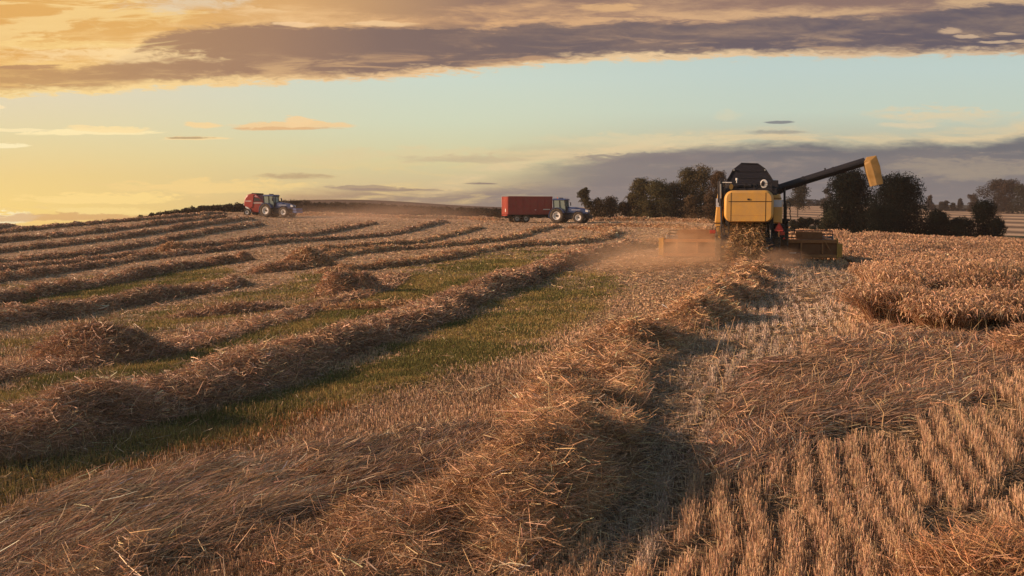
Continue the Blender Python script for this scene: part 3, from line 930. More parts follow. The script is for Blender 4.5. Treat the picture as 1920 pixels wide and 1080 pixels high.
# a handful of tall single stalks left standing in the laid crop
cnt = 260
X = (RNG.uniform(1300, 1930, cnt) - 960) / F; D = RNG.uniform(12, 23, cnt); X = X * D; Y = D; Z = ground(X, Y)
Dv = unit(np.stack([RNG.normal(size=cnt) * 0.2, RNG.normal(size=cnt) * 0.2, np.ones(cnt)], 1))
V, Q = strands(np.stack([X, Y, Z], 1), Dv, RNG.uniform(0.2, 0.6, cnt), 0.009, bend=RNG.normal(size=(cnt, 3)) * 0.15)
o = raw_mesh('stray_stalks', V, Q, tints(cnt, (0.5, 0.33, 0.17), 0.2), [STRAW])
tag(o, 'single stalks sticking up out of the flattened crop', 'stalks', kind='stuff')

# ------------------------------------------------------------------ trees and hedges
BARK = mat('bark', (0.07, 0.05, 0.035), 0.9, var=0.3, vscale=6, bump=0.4)


def leafcloud(cent, rad, n, size, base, var=0.35, squash=0.85, gap=0.25):
    """leaf cards over the shells of many lumps"""
    cent = np.array(cent); rad = np.array(rad)
    w = rad ** 2; pick = RNG.choice(len(cent), n, p=w / w.sum())
    d = unit(RNG.normal(size=(n, 3)))
    rr = rad[pick] * (0.55 + 0.5 * RNG.random(n) ** 0.5)
    rr *= 1 + gap * np.sin(d[:, 0] * 5 + pick) * np.cos(d[:, 2] * 6 + pick * 2)
    P = cent[pick] + d * rr[:, None] * np.array([1, 1, squash])
    nrm = unit(d + RNG.normal(size=(n, 3)) * 0.6)
    a = unit(np.cross(nrm, RNG.normal(size=(n, 3)))); b_ = np.cross(nrm, a)
    s = (size * (0.6 + 0.8 * RNG.random(n)))[:, None]
    V = np.stack([P - a * s * 0.5, P - b_ * s * 0.32, P + a * s * 0.5, P + b_ * s * 0.32], 1).reshape(-1, 3)
    Q = np.arange(n * 4).reshape(-1, 4)
    g = np.exp((_hash(pick.astype(np.int64), pick.astype(np.int64) * 7, 3) - 0.5) * 0.5)
    C = np.clip(np.asarray(base) * g[:, None] * np.exp(RNG.normal(size=(n, 1)) * var), 0.003, 0.7)
    return V, Q, np.repeat(C, 4, 0)


def limb(pts, r0, r1, ns=7):
    V = []; Q = []
    pts = [np.array(p, float) for p in pts]; k = len(pts)
    for j, p in enumerate(pts):
        d = pts[min(j + 1, k - 1)] - pts[max(j - 1, 0)]; d /= np.linalg.norm(d) + 1e-9
        a = np.cross(d, [0.3, 0.9, 0.1]); a /= np.linalg.norm(a); b_ = np.cross(d, a)
        r = r0 + (r1 - r0) * j / (k - 1)
        for t in range(ns):
            an = 2 * math.pi * t / ns
            V.append(p + (a * math.cos(an) + b_ * math.sin(an)) * r)
    for j in range(k - 1):
        for t in range(ns):
            t2 = (t + 1) % ns
            Q.append([j * ns + t, j * ns + t2, (j + 1) * ns + t2, (j + 1) * ns + t])
    return np.array(V), np.array(Q)


def tree(name, label, px, top, D, wpx, base, seed, cat='tree', group=None, lumps=14, n=5000, leaf=None, shape='round', low=0.06, var=0.24, gap=0.3):
    rs = np.random.default_rng(seed)
    x0 = (px - 960) / F * D; g0 = gz(x0, D)
    _, _, zt = ray_pt(px, top, D)
    H = max(float(zt) - g0, 1.0); Wd = wpx / F * D
    root = bpy.data.objects.new(name, None); COL.objects.link(root); root.location = (x0, D, g0 - 0.05)
    tag(root, label, cat, group)
    cs = []; rd = []
    for j in range(lumps):
        t = low + (1 - low) * ((j + rs.random()) / lumps)
        if shape == 'round': env = math.sqrt(max(0.05, 1 - ((t - 0.52) / 0.52) ** 2))
        elif shape == 'cone': env = max(0.12, 1.1 - t ** 1.5)
        elif shape == 'bush': env = math.sqrt(max(0.05, 1 - t ** 2.2))
        else: env = 1.0 - 0.45 * t * t
        r = Wd * (0.16 + 0.12 * rs.random()) * (0.65 if shape == 'airy' else 1.0)
        r = min(r, H * 0.28)
        a = rs.random() * 6.283; q = rs.random() ** 0.5 * max(Wd / 2 * env - r * 0.7, 0)
        cs.append((math.cos(a) * q, math.sin(a) * q * 0.85, min(t * H, H - r * 0.8)))
        rd.append(r)
    cs.append((0, 0, H - Wd * 0.12)); rd.append(Wd * 0.13)
    px_m = D / (F / 1.875)
    leaf = (leaf * 0.72) if leaf else max(0.09, 1.25 * px_m)
    V, Q, C = leafcloud(cs, rd, int(n * 1.9), leaf, base, var, gap=gap)
    V[:, 2] = np.maximum(V[:, 2], 0.0)
    raw_mesh('crown', V, Q, C, [LEAF], parent=root)
    parts = []
    r0 = max(0.06, H * 0.022)
    v, q = limb([(0, 0, -0.1), (rs.normal() * 0.1, 0, H * 0.35), (rs.normal() * 0.25, rs.normal() * 0.2, H * 0.8)], r0, r0 * 0.3); parts.append((v, q, v * 0))
    for c in cs[:8]:
        h0 = min(c[2] * 0.6, H * 0.5)
        v, q = limb([(0, 0, h0), (c[0] * 0.5, c[1] * 0.5, (h0 + c[2]) / 2 + 0.1), c], r0 * 0.45, r0 * 0.12, 5); parts.append((v, q, v * 0))
    v, q, _ = join(parts)
    raw_mesh('trunk', v, q, None, [BARK], parent=root, smooth_=True)
    return root


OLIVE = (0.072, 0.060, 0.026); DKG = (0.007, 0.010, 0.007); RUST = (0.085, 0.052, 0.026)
# row of trees left of the combine
G1 = 'trees and bushes along the field edge left of the combine harvester'
tree('broadleaf_tree', 'small round tree on a bare stem just behind the nose of the middle blue tractor', 1097, 353, 150, 32, (0.06, 0.052, 0.024), 1, group=G1, n=2200, lumps=9, low=0.45, gap=0.5)
tree('bush', 'low dark bush right of the nose of the tractor with the red trailer', 1121, 372, 150, 52, (0.06, 0.045, 0.024), 2, 'bush', G1, n=2200, shape='bush')
tree('bush', 'rounded brown bush, second right of the tractor nose', 1145, 368, 152, 56, (0.065, 0.046, 0.026), 3, 'bush', G1, n=2200, shape='bush')
tree('bush', 'low bush between the brown bush and the first tall tree', 1168, 378, 150, 50, (0.07, 0.05, 0.028), 4, 'bush', G1, n=1800, shape='bush')
tree('broadleaf_tree', 'pointed dense tree at the left end of the tall trees', 1200, 334, 150, 68, OLIVE, 5, group=G1, n=6000, shape='cone', lumps=26, low=0.0)
tree('broadleaf_tree', 'broad dense tree with a spiky top, second of the tall trees', 1230, 338, 148, 72, (0.07, 0.062, 0.026), 6, group=G1, n=6000, lumps=22, low=0.05, shape='x')
tree('broadleaf_tree', 'dark tree squeezed between the spiky tree and the tallest airy one', 1262, 342, 150, 70, (0.05, 0.043, 0.024), 7, group=G1, n=5000, lumps=20, low=0.05, shape='x')
tree('broadleaf_tree', 'tall tree with a narrow open top, left half of the highest pair', 1288, 314, 150, 68, OLIVE, 8, group=G1, n=5500, lumps=22, low=0.05, shape='cone', gap=0.5)
tree('broadleaf_tree', 'tallest airy autumn tree, right half of the highest pair', 1314, 312, 150, 70, (0.095, 0.072, 0.034), 9, group=G1, n=6500, lumps=26, low=0.05, shape='x', gap=0.5)
tree('broadleaf_tree', 'rusty round topped tree touching the left side of the combine', 1346, 320, 148, 60, RUST, 10, group=G1, n=6500, lumps=24, low=0.05, shape='x')
tree('bush', 'tawny bush in front of the tallest airy tree', 1296, 366, 143, 44, (0.10, 0.066, 0.034), 11, 'bush', G1, n=3500, shape='bush')
tree('bush', 'brown bush at the foot of the trees just left of the combine', 1332, 362, 142, 44, (0.085, 0.055, 0.032), 12, 'bush', G1, n=3500, shape='bush')
tree('bush', 'dense dark bush filling the gap under the spiky tree and the dark squeezed tree', 1250, 372, 144, 54, (0.045, 0.04, 0.022), 14, 'bush', G1, n=4000, shape='bush')
tree('broadleaf_tree', 'slim brown tree closing the gap between the low bushes and the pointed tree', 1182, 362, 151, 34, (0.06, 0.046, 0.026), 15, group=G1, n=3000, shape='x', lumps=14, low=0.0)
tree('bush', 'olive bush at the foot of the pointed tree', 1215, 376, 145, 46, OLIVE, 13, 'bush', G1, n=3000, shape='bush')
# black trees right
G2 = 'dark trees and bushes beyond the wheat right of the combine harvester'
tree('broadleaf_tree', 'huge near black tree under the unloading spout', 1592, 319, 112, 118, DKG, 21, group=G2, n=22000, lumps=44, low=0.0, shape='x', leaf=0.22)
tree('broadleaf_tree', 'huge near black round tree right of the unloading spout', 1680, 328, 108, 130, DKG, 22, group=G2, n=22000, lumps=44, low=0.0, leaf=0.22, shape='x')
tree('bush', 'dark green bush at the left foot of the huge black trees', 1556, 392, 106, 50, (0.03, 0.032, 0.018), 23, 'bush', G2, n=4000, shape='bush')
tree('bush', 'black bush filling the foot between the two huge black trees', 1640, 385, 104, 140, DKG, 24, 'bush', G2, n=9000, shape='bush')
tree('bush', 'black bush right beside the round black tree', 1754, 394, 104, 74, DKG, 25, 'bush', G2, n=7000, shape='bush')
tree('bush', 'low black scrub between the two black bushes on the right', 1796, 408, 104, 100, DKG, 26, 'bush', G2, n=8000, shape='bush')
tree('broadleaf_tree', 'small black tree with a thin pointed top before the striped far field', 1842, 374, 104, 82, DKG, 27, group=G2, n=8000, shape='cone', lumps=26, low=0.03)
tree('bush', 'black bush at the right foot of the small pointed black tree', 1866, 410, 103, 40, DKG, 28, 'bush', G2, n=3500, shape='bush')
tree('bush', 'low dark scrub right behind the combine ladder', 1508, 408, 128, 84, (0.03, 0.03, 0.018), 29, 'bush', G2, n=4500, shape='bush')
# far
G3 = 'far trees on the horizon right of the combine harvester'
tree('broadleaf_tree', 'far open crowned tree seen under the unloading tube', 1494, 345, 230, 50, (0.035, 0.033, 0.022), 41, group=G3, n=2600, lumps=12, low=0.35, gap=0.6)
tree('broadleaf_tree', 'small far tree just left of the huge black trees', 1547, 353, 300, 24, (0.045, 0.036, 0.025), 42, group=G3, n=1200, lumps=8)
tree('broadleaf_tree', 'far brownish cone tree touching the right side of the round black tree', 1741, 366, 380, 20, (0.05, 0.036, 0.03), 43, group=G3, n=900, shape='cone')
tree('broadleaf_tree', 'tiny dark far tree, left one of the close pair', 1762, 378, 385, 14, (0.035, 0.03, 0.028), 44, group=G3, n=500)
tree('broadleaf_tree', 'tiny dark far tree, right one of the close pair', 1772, 376, 385, 13, (0.035, 0.03, 0.028), 45, group=G3, n=500)
tree('broadleaf_tree', 'tiny far tree left of the slim pointed one', 1785, 380, 385, 12, (0.04, 0.034, 0.028), 46, group=G3, n=400)
tree('broadleaf_tree', 'slim pointed tiny far tree in the gap of the horizon', 1797, 372, 385, 15, (0.04, 0.032, 0.028), 47, group=G3, n=500, shape='cone')
tree('broadleaf_tree', 'small rusty far tree left of the big autumn group', 1820, 364, 370, 26, (0.045, 0.03, 0.02), 48, group=G3, n=1000)
tree('broadleaf_tree', 'large round autumn tree at the left of the group by the right edge', 1862, 336, 350, 62, (0.036, 0.026, 0.018), 49, group=G3, n=3000, lumps=18)
tree('broadleaf_tree', 'large red brown tree in the middle of the group by the right edge', 1888, 337, 345, 60, (0.040, 0.026, 0.018), 50, group=G3, n=3000, lumps=18)
tree('broadleaf_tree', 'dark olive tree at the right end of the group by the right edge', 1918, 345, 340, 62, (0.028, 0.026, 0.016), 51, group=G3, n=3000, lumps=18)


def hedge(label, pts, D, thick, base, seed, n, leaf=None):
    """pts: (column, top row) along the hedge, at distance D"""
    cs = []; rd = []
    rs = np.random.default_rng(seed)
    P = np.array(pts, float)
    for c in np.arange(P[0, 0], P[-1, 0], 4.0):
        Dd_ = D + rs.normal() * thick * 0.3
        xx = (c - 960) / F * Dd_; g = gz(xx, Dd_)
        t = np.interp(c, P[:, 0], P[:, 1])
        H = max(float(ray_pt(c, t, Dd_)[2]) - g, 0.25) * (1 + rs.normal() * 0.03)
        r = min(max(H * 0.3, 0.25), 0.6)
        k = max(1, int(H / r))
        for j in range(k):
            cs.append((xx + rs.normal() * 0.3, Dd_, g + max(0.1, H - r) * (j + 1) / k)); rd.append(r)
    V, Q, C = leafcloud(cs, rd, int(n * 1.7), leaf or 1.25 * D / (F / 1.875), base, 0.24)
    x0 = (P[len(P) // 2, 0] - 960) / F * D
    o = raw_mesh('hedge', V, Q, C, [LEAF], loc=(x0, D, gz(x0, D)))
    tag(o, label, 'hedge', 'hedges along the field boundaries')


hedge('dark hedge running along the crest to the red baler', [(272, 401), (330, 393), (380, 385), (430, 382), (470, 379), (505, 377)], 158, 2, (0.03, 0.026, 0.018), 61, 16000)
hedge('dark brown hedge section right of the tractor with the baler', [(500, 378), (530, 374), (575, 374), (590, 384)], 160, 2, (0.045, 0.034, 0.024), 62, 5000)
hedge('long hazy brown hedge between the two tractors', [(588, 380), (640, 378), (700, 380), (760, 384), (830, 387), (900, 389), (950, 390), (1045, 389)], 160, 3, (0.036, 0.030, 0.019), 63, 30000)
hedge('far dark hedge on the horizon seen under the unloading tube', [(1470, 373), (1520, 373), (1560, 376)], 400, 3, (0.03, 0.026, 0.024), 64, 1600)
hedge('far dark hedge behind the striped field by the right edge', [(1735, 391), (1800, 391), (1860, 390), (1925, 392), (1990, 392)], 384, 3, (0.04, 0.032, 0.026), 65, 3500)




# ------------------------------------------------------------------ machine building helpers
class MB:
    def __init__(s): s.v = []; s.f = []

    def box(s, a, b, taper=None):
        i = len(s.v)
        x0, y0, z0 = a; x1, y1, z1 = b
        s.v += [(x0, y0, z0), (x1, y0, z0), (x1, y1, z0), (x0, y1, z0), (x0, y0, z1), (x1, y0, z1), (x1, y1, z1), (x0, y1, z1)]
        s.f += [(i, i + 3, i + 2, i + 1), (i + 4, i + 5, i + 6, i + 7), (i, i + 1, i + 5, i + 4), (i + 1, i + 2, i + 6, i + 5), (i + 2, i + 3, i + 7, i + 6), (i + 3, i, i + 4, i + 7)]
        return s

    def hexa(s, pts):
        i = len(s.v); s.v += [tuple(p) for p in pts]
        s.f += [(i, i + 3, i + 2, i + 1), (i + 4, i + 5, i + 6, i + 7), (i, i + 1, i + 5, i + 4), (i + 1, i + 2, i + 6, i + 5), (i + 2, i + 3, i + 7, i + 6), (i + 3, i, i + 4, i + 7)]
        return s

    def prism(s, outline, axis, a, b):
        """outline: 2D points; axis 'x' -> points are (y,z); 'y' -> (x,z)"""
        i = len(s.v); n = len(outline)
        for t in (a, b):
            for p, q in outline:
                s.v.append((t, p, q) if axis == 'x' else ((p, t, q) if axis == 'y' else (p, q, t)))
        s.f.append(tuple(range(i, i + n))[::-1]); s.f.append(tuple(range(i + n, i + 2 * n)))
        for k in range(n):
            k2 = (k + 1) % n
            s.f.append((i + k, i + k2, i + n + k2, i + n + k))
        return s

    def loft(s, secs):
        i = len(s.v); n = len(secs[0])
        for sec in secs: s.v += [tuple(p) for p in sec]
        s.f.append(tuple(range(i, i + n))[::-1])
        m_ = len(secs) - 1
        s.f.append(tuple(range(i + m_ * n, i + m_ * n + n)))
        for j in range(m_):
            for k in range(n):
                k2 = (k + 1) % n
                s.f.append((i + j * n + k, i + j * n + k2, i + (j + 1) * n + k2, i + (j + 1) * n + k))
        return s

    def cyl(s, p0, p1, r0, r1=None, n=20):
        r1 = r0 if r1 is None else r1
        p0 = Vector(p0); p1 = Vector(p1); d = (p1 - p0).normalized()
        a = d.orthogonal().normalized(); b = d.cross(a)
        secs = []
        for p, r in ((p0, r0), (p1, r1)):
            secs.append([p + (a * math.cos(2 * math.pi * k / n) + b * math.sin(2 * math.pi * k / n)) * r for k in range(n)])
        return s.loft(secs)

    def tube(s, pts, r, n=8):
        for a, b in zip(pts[:-1], pts[1:]): s.cyl(a, b, r, r, n)
        return s

    def lathe_x(s, prof, c, n=28):
        """profile (x, radius) about an axis along x through c; closed ring profile"""
        i = len(s.v); k = len(prof)
        for j in range(n):
            a = 2 * math.pi * j / n
            for x_, r_ in prof: s.v.append((c[0] + x_, c[1] + r_ * math.cos(a), c[2] + r_ * math.sin(a)))
        for j in range(n):
            j2 = (j + 1) % n
            for t in range(k):
                t2 = (t + 1) % k
                s.f.append((i + j * k + t, i + j2 * k + t, i + j2 * k + t2, i + j * k + t2))
        return s

    def build(s, name, material, parent, bevel=0.0, seg=2, smooth_=False, loc=None):
        me = bpy.data.meshes.new(name)
        me.from_pydata([tuple(v) for v in s.v], [], s.f); me.update()
        me.materials.append(material)
        o = bpy.data.objects.new(name, me); COL.objects.link(o); o.parent = parent
        if smooth_:
            for p in me.polygons: p.use_smooth = True
            try: me.set_sharp_from_angle(angle=R(35))
            except Exception: pass
        if bevel > 0:
            md = o.modifiers.new('bevel', 'BEVEL'); md.width = bevel; md.segments = seg; md.limit_method = 'ANGLE'; md.angle_limit = R(30)
            if seg > 2:
                for p in me.polygons: p.use_smooth = True
        return o


def empty(name, loc, rz=0, rx=0, ry=0):
    o = bpy.data.objects.new(name, None); COL.objects.link(o); o.location = loc; o.rotation_euler = (rx, ry, rz)
    return o


DUSTC = (0.30, 0.20, 0.11)
YEL = mat('harvester_yellow', (0.60, 0.32, 0.06), 0.4, spec=0.45, var=0.08, vscale=1.5, dirt=(0.36, 0.24, 0.13), dirt_amt=0.6, dscale=2.5)
YEL2 = mat('header_yellow', (0.44, 0.19, 0.06), 0.55, var=0.2, vscale=3, dirt=(0.27, 0.10, 0.045), dirt_amt=0.7, dscale=4)
RUSTM = mat('header_rust', (0.28, 0.11, 0.035), 0.7, var=0.25, vscale=3, dirt=(0.20, 0.12, 0.07), dirt_amt=0.7)
BLK = mat('black_steel', (0.010, 0.010, 0.014), 0.6, var=0.3, vscale=4, dirt=(0.05, 0.035, 0.025), dirt_amt=0.3)
BLK2 = mat('black_mesh', (0.012, 0.012, 0.020), 0.8, var=0.3, vscale=9, bump=0.4, bscale=60)
TYR = mat('tyre_rubber', (0.022, 0.020, 0.018), 0.85, var=0.2, dirt=(0.16, 0.11, 0.06), dirt_amt=0.7)
SEAM = mat('panel_gap', (0.03, 0.015, 0.008), 0.9)
WHT = mat('white_paint', (0.75, 0.73, 0.68), 0.5, dirt=DUSTC, dirt_amt=0.3)
STRIPE = mat('pale_stripe', (0.52, 0.56, 0.64), 0.5, dirt=DUSTC, dirt_amt=0.35)
REDL = mat('red_lens', (0.35, 0.02, 0.012), 0.25, spec=0.6)
REDT = mat('red_reflector', (0.80, 0.03, 0.02), 0.4)
TRI = mat('triangle_red', (0.38, 0.022, 0.02), 0.5, dirt=DUSTC, dirt_amt=0.3)
ORL = mat('orange_lens', (0.75, 0.16, 0.03), 0.25)
GREY = mat('grey_metal', (0.35, 0.34, 0.33), 0.4, metal=0.6, dirt=DUSTC, dirt_amt=0.4)
GLASS = mat('dark_glass', (0.03, 0.04, 0.045), 0.08, spec=0.8)

# ------------------------------------------------------------------ combine harvester
CR = ray_pt(1402, 488, 42.0)
croot = empty('combine_harvester', (float(CR[0]), 42.0, float(CR[2])), rz=-R(14.3))
tag(croot, 'yellow combine harvester seen from behind with its black unloading tube swung out to the right', 'combine harvester')
bpy.context.view_layer.update()
CM = croot.matrix_world.copy(); CMI = CM.inverted()


def LP(px, py, yl):
    """local (x, z) on the plane local-y = yl seen at the photo pixel"""
    d = Vector(((px - 960) / F, CP + (540 - py) / F * SP, -SP + (540 - py) / F * CP))
    o_ = CMI @ Vector((0, 0, CAMZ)); dl = CMI.to_3x3() @ d
    t = (yl - o_.y) / dl.y
    p = o_ + dl * t
    return p.x, p.z


def LQ(px, py, yl):
    a, b_ = LP(px, py, yl); return (a, yl, b_)


def rrect(x0, x1, z0, z1, r, n=5):
    out = []
    for cx, cz, a0 in ((x1 - r, z0 + r, -90), (x1 - r, z1 - r, 0), (x0 + r, z1 - r, 90), (x0 + r, z0 + r, 180)):
        for k in range(n + 1):
            a = R(a0 + 90 * k / n); out.append((cx + r * math.cos(a), cz + r * math.sin(a)))
    return out


x0, z1 = LP(1358, 357, 0.1); x1, z0 = LP(1450, 417, 0.1)
secs = []
for yy, ins, r in ((0.0, 0.10, 0.24), (0.05, 0.035, 0.34), (0.16, 0.0, 0.36), (1.7, -0.02, 0.30)):
    secs.append([(p, yy, q) for p, q in rrect(x0 + ins, x1 - ins, z0 + ins * 0.5, z1 - ins, r, 6)])
hood = MB().loft(secs).build('rear_hood', YEL, croot, smooth_=True)
# seams and latch on the hood
sm_ = MB()
for pxx in (1371, 1436):
    a = LP(pxx, 361, 0.0); b_ = LP(pxx, 415, 0.0)
    sm_.box((a[0] - 0.011, -0.006, b_[1]), (a[0] + 0.011, 0.03, a[1]))
a = LP(1366, 376.5, 0.0); b_ = LP(1448, 378, 0.0)
sm_.box((a[0], -0.008, b_[1] - 0.012), (b_[0], 0.03, b_[1] + 0.018))
sm_.build('panel_seam', SEAM, hood)
c = LP(1403.5, 374, 0)
MB().box((c[0] - 0.05, -0.03, c[1] - 0.03), (c[0] + 0.05, 0.02, c[1] + 0.04)).build('latch', BLK, hood, 0.01)
MB().prism([(c[0] - .75, z0 + 0.28), (c[0] + .75, z0 + 0.28), (c[0] + .75, z0 + 0.29), (c[0] - .75, z0 + 0.29)], 'y', -0.004, 0.02).build('crease', YEL2, hood)
# side panels
xl0, zt = LP(1343.5, 362, 0.7); xl1, _ = LP(1356, 362, 0.7)
_, zm = LP(1345, 418, 0.7); xb, zb = LP(1351, 446, 0.7)
MB().hexa([(xl0 - 0.06, 0.6, zm), (xl1, 0.6, zm), (xl1, 5.6, 1.3), (xl0 - 0.06, 5.6, 1.3), (xl0 + 0.05, 0.6, zt), (xl1, 0.6, zt), (xl1, 5.6, zt), (xl0 + 0.05, 5.6, zt)]).build('side_panel', YEL, croot, 0.05)
MB().prism([(xl0 - 0.05, zm), (xl0 + 0.18, zm), (xl0 + 0.2, zb), (xl0 + 0.12, zb)], 'y', 0.6, 0.72).build('side_skirt', YEL, croot, 0.01)
a = LP(1344, 372, 0.6); b_ = LP(1344, 388, 0.6)
MB().box((xl0 - 0.012, 0.595, b_[1]), (xl0 + 0.2, 0.604, a[1])).build('stripe_decal', STRIPE, croot)
xr0, zt2 = LP(1449, 364, 0.45); xr1, _ = LP(1466, 364, 0.45); _, zb2 = LP(1460, 419, 0.45)
secs = []
for yy, ins in ((0.42, 0.06), (0.48, 0.01), (0.6, 0.0), (5.6, 0.0)):
    secs.append([(p, yy, q) for p, q in [(xr0, zb2 + ins), (xr1 + 0.03 - ins, zb2 + ins), (xr1 + 0.05 - ins, (zb2 + zt2) / 2), (xr1 + 0.03 - ins, zt2 - 0.35), (xr1 - 0.06 - ins, zt2 - ins), (xr0, zt2 - ins)]])
spr = MB().loft(secs).build('side_panel', YEL, croot, smooth_=False)
a = LP(1450, 375, 0.41); b_ = LP(1467, 388, 0.41)
MB().box((a[0], 0.412, b_[1]), (xr1 + 0.01, 0.43, a[1])).build('stripe_decal', STRIPE, spr)
MB().box((xr1 + 0.03, 0.7, b_[1]), (xr1 + 0.058, 5.4, a[1])).build('stripe_decal', STRIPE, spr)
MB().box((xr0, 0.405, a[1] + 0.06), (xr1, 0.43, a[1] + 0.085)).build('panel_seam', SEAM, spr)
# chassis, straw walker housing
ch = MB()
ch.box((-0.92, 1.9, 0.85), (1.0, 6.2, 2.9)); ch.box((-0.95, 0.35, 1.42), (-0.80, 3.0, 2.5)); ch.box((0.86, 0.35, 1.3), (1.02, 3.0, 2.5)); ch.box((-0.95, 0.4, 1.55), (1.0, 2.2, 1.75))
ch.box((-1.0, 1.0, 0.62), (1.1, 1.25, 0.82))
ch.build('chassis', BLK, croot, 0.02)
# engine deck
zd = z1
ed = MB()
ed.box((-1.1, 0.45, zd - 0.25), (1.15, 2.4, zd + 0.10)); ed.box((-0.55, 0.9, zd), (0.35, 2.3, zd + 0.30)); ed.box((0.35, 0.8, zd), (0.95, 2.3, zd + 0.22)); ed.box((-1.0, 1.2, zd), (-0.6, 2.3, zd + 0.42))
ed.cyl((-0.9, 0.75, zd + 0.2), (0.1, 0.75, zd + 0.2), 0.13)
ed.box((0.55, 1.3, zd), (1.2, 2.6, zd + 0.45))
ed.build('engine_deck', BLK, croot, 0.03)
rl = MB()
for xx in (-0.55, -0.2, 0.2, 0.9): rl.cyl((xx, 0.42, zd), (xx, 0.42, zd + 0.3), 0.014, n=6)
rl.tube([(-0.95, 0.42, zd + 0.3), (0.9, 0.42, zd + 0.3)], 0.014, 6)
rl.tube([(-0.2, 0.5, zd + 0.34), (0.15, 0.6, zd + 0.05), (0.5, 0.5, zd + 0.25)], 0.02, 6)
rl.build('deck_rail', BLK, croot)
c = LP(1432.5, 344.5, 0.5)
prof = [(-0.03, 0.10), (0.03, 0.10), (0.04, 0.17), (0.0, 0.20), (-0.04, 0.17)]
sc_ = MB()
n_ = 26
ring = []
for k in range(n_):
    a = 2 * math.pi * k / n_
    ring.append((c[0] + 0.155 * math.cos(a), 0.5, c[1] + 0.185 * math.sin(a)))
sc_.loft([ring, [(p[0], 0.60, p[2]) for p in ring]])
scr = sc_.build('intake_screen', WHT, croot, 0.02, smooth_=True)
MB().prism([(c[0] - 0.045 + 0.06 * math.cos(a_), c[1] + 0.12 * math.sin(a_)) for a_ in np.linspace(0, 6.1, 16)], 'y', 0.485, 0.5).build('screen_opening', BLK, scr)
c = LP(1371, 350, 0.45)
MB().loft([[(c[0] + 0.085 * math.cos(t), 0.42, c[1] + 0.13 * math.sin(t)) for t in np.linspace(0, 6.283, 20, endpoint=False)], [(c[0] + 0.085 * math.cos(t), 0.5, c[1] + 0.13 * math.sin(t)) for t in np.linspace(0, 6.283, 20, endpoint=False)]]).build('speed_disc', YEL, croot, 0.01)
c = LP(1405, 345, 0.9)
MB().cyl((c[0], 0.9, c[1] - 0.12), (c[0], 0.9, c[1] + 0.02), 0.055, 0.045).build('beacon', ORL, croot, smooth_=True)
c = LP(1381.5, 336.5, 1.2)
MB().cyl((c[0], 1.2, c[1] - 0.25), (c[0], 1.2, c[1] - 0.03), 0.02).cyl((c[0], 1.2, c[1] - 0.04), (c[0], 1.2, c[1] + 0.06), 0.05).build('beacon', WHT, croot, smooth_=True)
# left mast: exhaust, ladder rails
ex = MB()
for pxx, r_, ya, yb in ((1351.5, 0.085, 337, 387), (1347, 0.03, 340, 380), (1356, 0.03, 350, 384)):
    a = LQ(pxx, ya, 0.3); b_ = LQ(pxx, yb, 0.3)
    ex.cyl(b_, a, r_, n=12)
a = LQ(1348, 337, 0.3); b_ = LQ(1358, 337, 0.3); ex.box((a[0], 0.22, a[2] - 0.06), (b_[0], 0.38, a[2] + 0.05))
ex.build('exhaust_mast', BLK, croot, 0.01, smooth_=True)
sb = MB()
sb.tube([LQ(1350, 342, 0.25), LQ(1372, 342.5, 0.25)], 0.02, 6)
sb.build('mast_bar', WHT, croot)
sp_ = MB()
sp_.tube([LQ(1351.5, 345, 0.18), LQ(1351.5, 372, 0.18)], 0.025, 6)
sp_.build('gas_strut', GREY, croot)
bar = MB()
bar.tube([LQ(1352, 386, 0.2), LQ(1353, 418, 0.15), LQ(1352, 430, 0.15)], 0.045, 8)
bar.tube([LQ(1357, 355, 0.3), LQ(1354, 400, 0.2)], 0.016, 6)
bar.build('lift_rod', BLK, croot)
# grain tank
tank_r = [(1389, 306), (1421, 307), (1435, 317), (1444, 330), (1453, 345), (1453, 362), (1362, 362), (1362, 340), (1368, 330), (1375, 317)]
o1 = [LP(a, b_, 2.3) for a, b_ in tank_r]
cx_ = sum(p[0] for p in o1) / len(o1)
front = [(cx_ + (p[0] - cx_) * 1.02, p[1]) for p in o1]
tk = MB().loft([[(p[0], 2.3, p[1]) for p in o1], [(p[0], 4.9, p[1]) for p in front]])
tank = tk.build('grain_tank', BLK2, croot, 0.02)
rib = MB()
for f_ in (0.28, 0.5, 0.72):
    zz = o1[5][1] + (o1[0][1] - o1[5][1]) * f_
    rib.box((cx_ - 0.62, 2.282, zz - 0.012), (cx_ + 0.62, 2.31, zz + 0.012))
for i_ in range(0, 9):
    a = o1[i_]; b_ = o1[(i_ + 1) % 10]
    rib.tube([(a[0], 2.28, a[1]), (b_[0], 2.28, b_[1])], 0.022, 6)
rib.build('tank_frame', BLK, tank)
for pxx in (1376.5, 1434.5):
    c = LP(pxx, 318.5, 2.24)
    MB().box((c[0] - 0.03, 2.22, c[1] - 0.05), (c[0] + 0.03, 2.27, c[1] + 0.03)).build('work_lamp', GREY, tank, 0.01)
# cab ahead of the tank
cab = MB().hexa([(-0.95, 5.2, 1.7), (1.05, 5.2, 1.7), (0.95, 6.9, 1.8), (-0.85, 6.9, 1.8), (-0.95, 5.2, 3.35), (1.05, 5.2, 3.35), (0.95, 6.7, 3.35), (-0.85, 6.7, 3.35)]).build('cab', GLASS, croot, 0.05)
MB().box((-1.0, 5.1, 3.35), (1.1, 6.95, 3.55)).build('cab_roof', WHT, cab, 0.05)
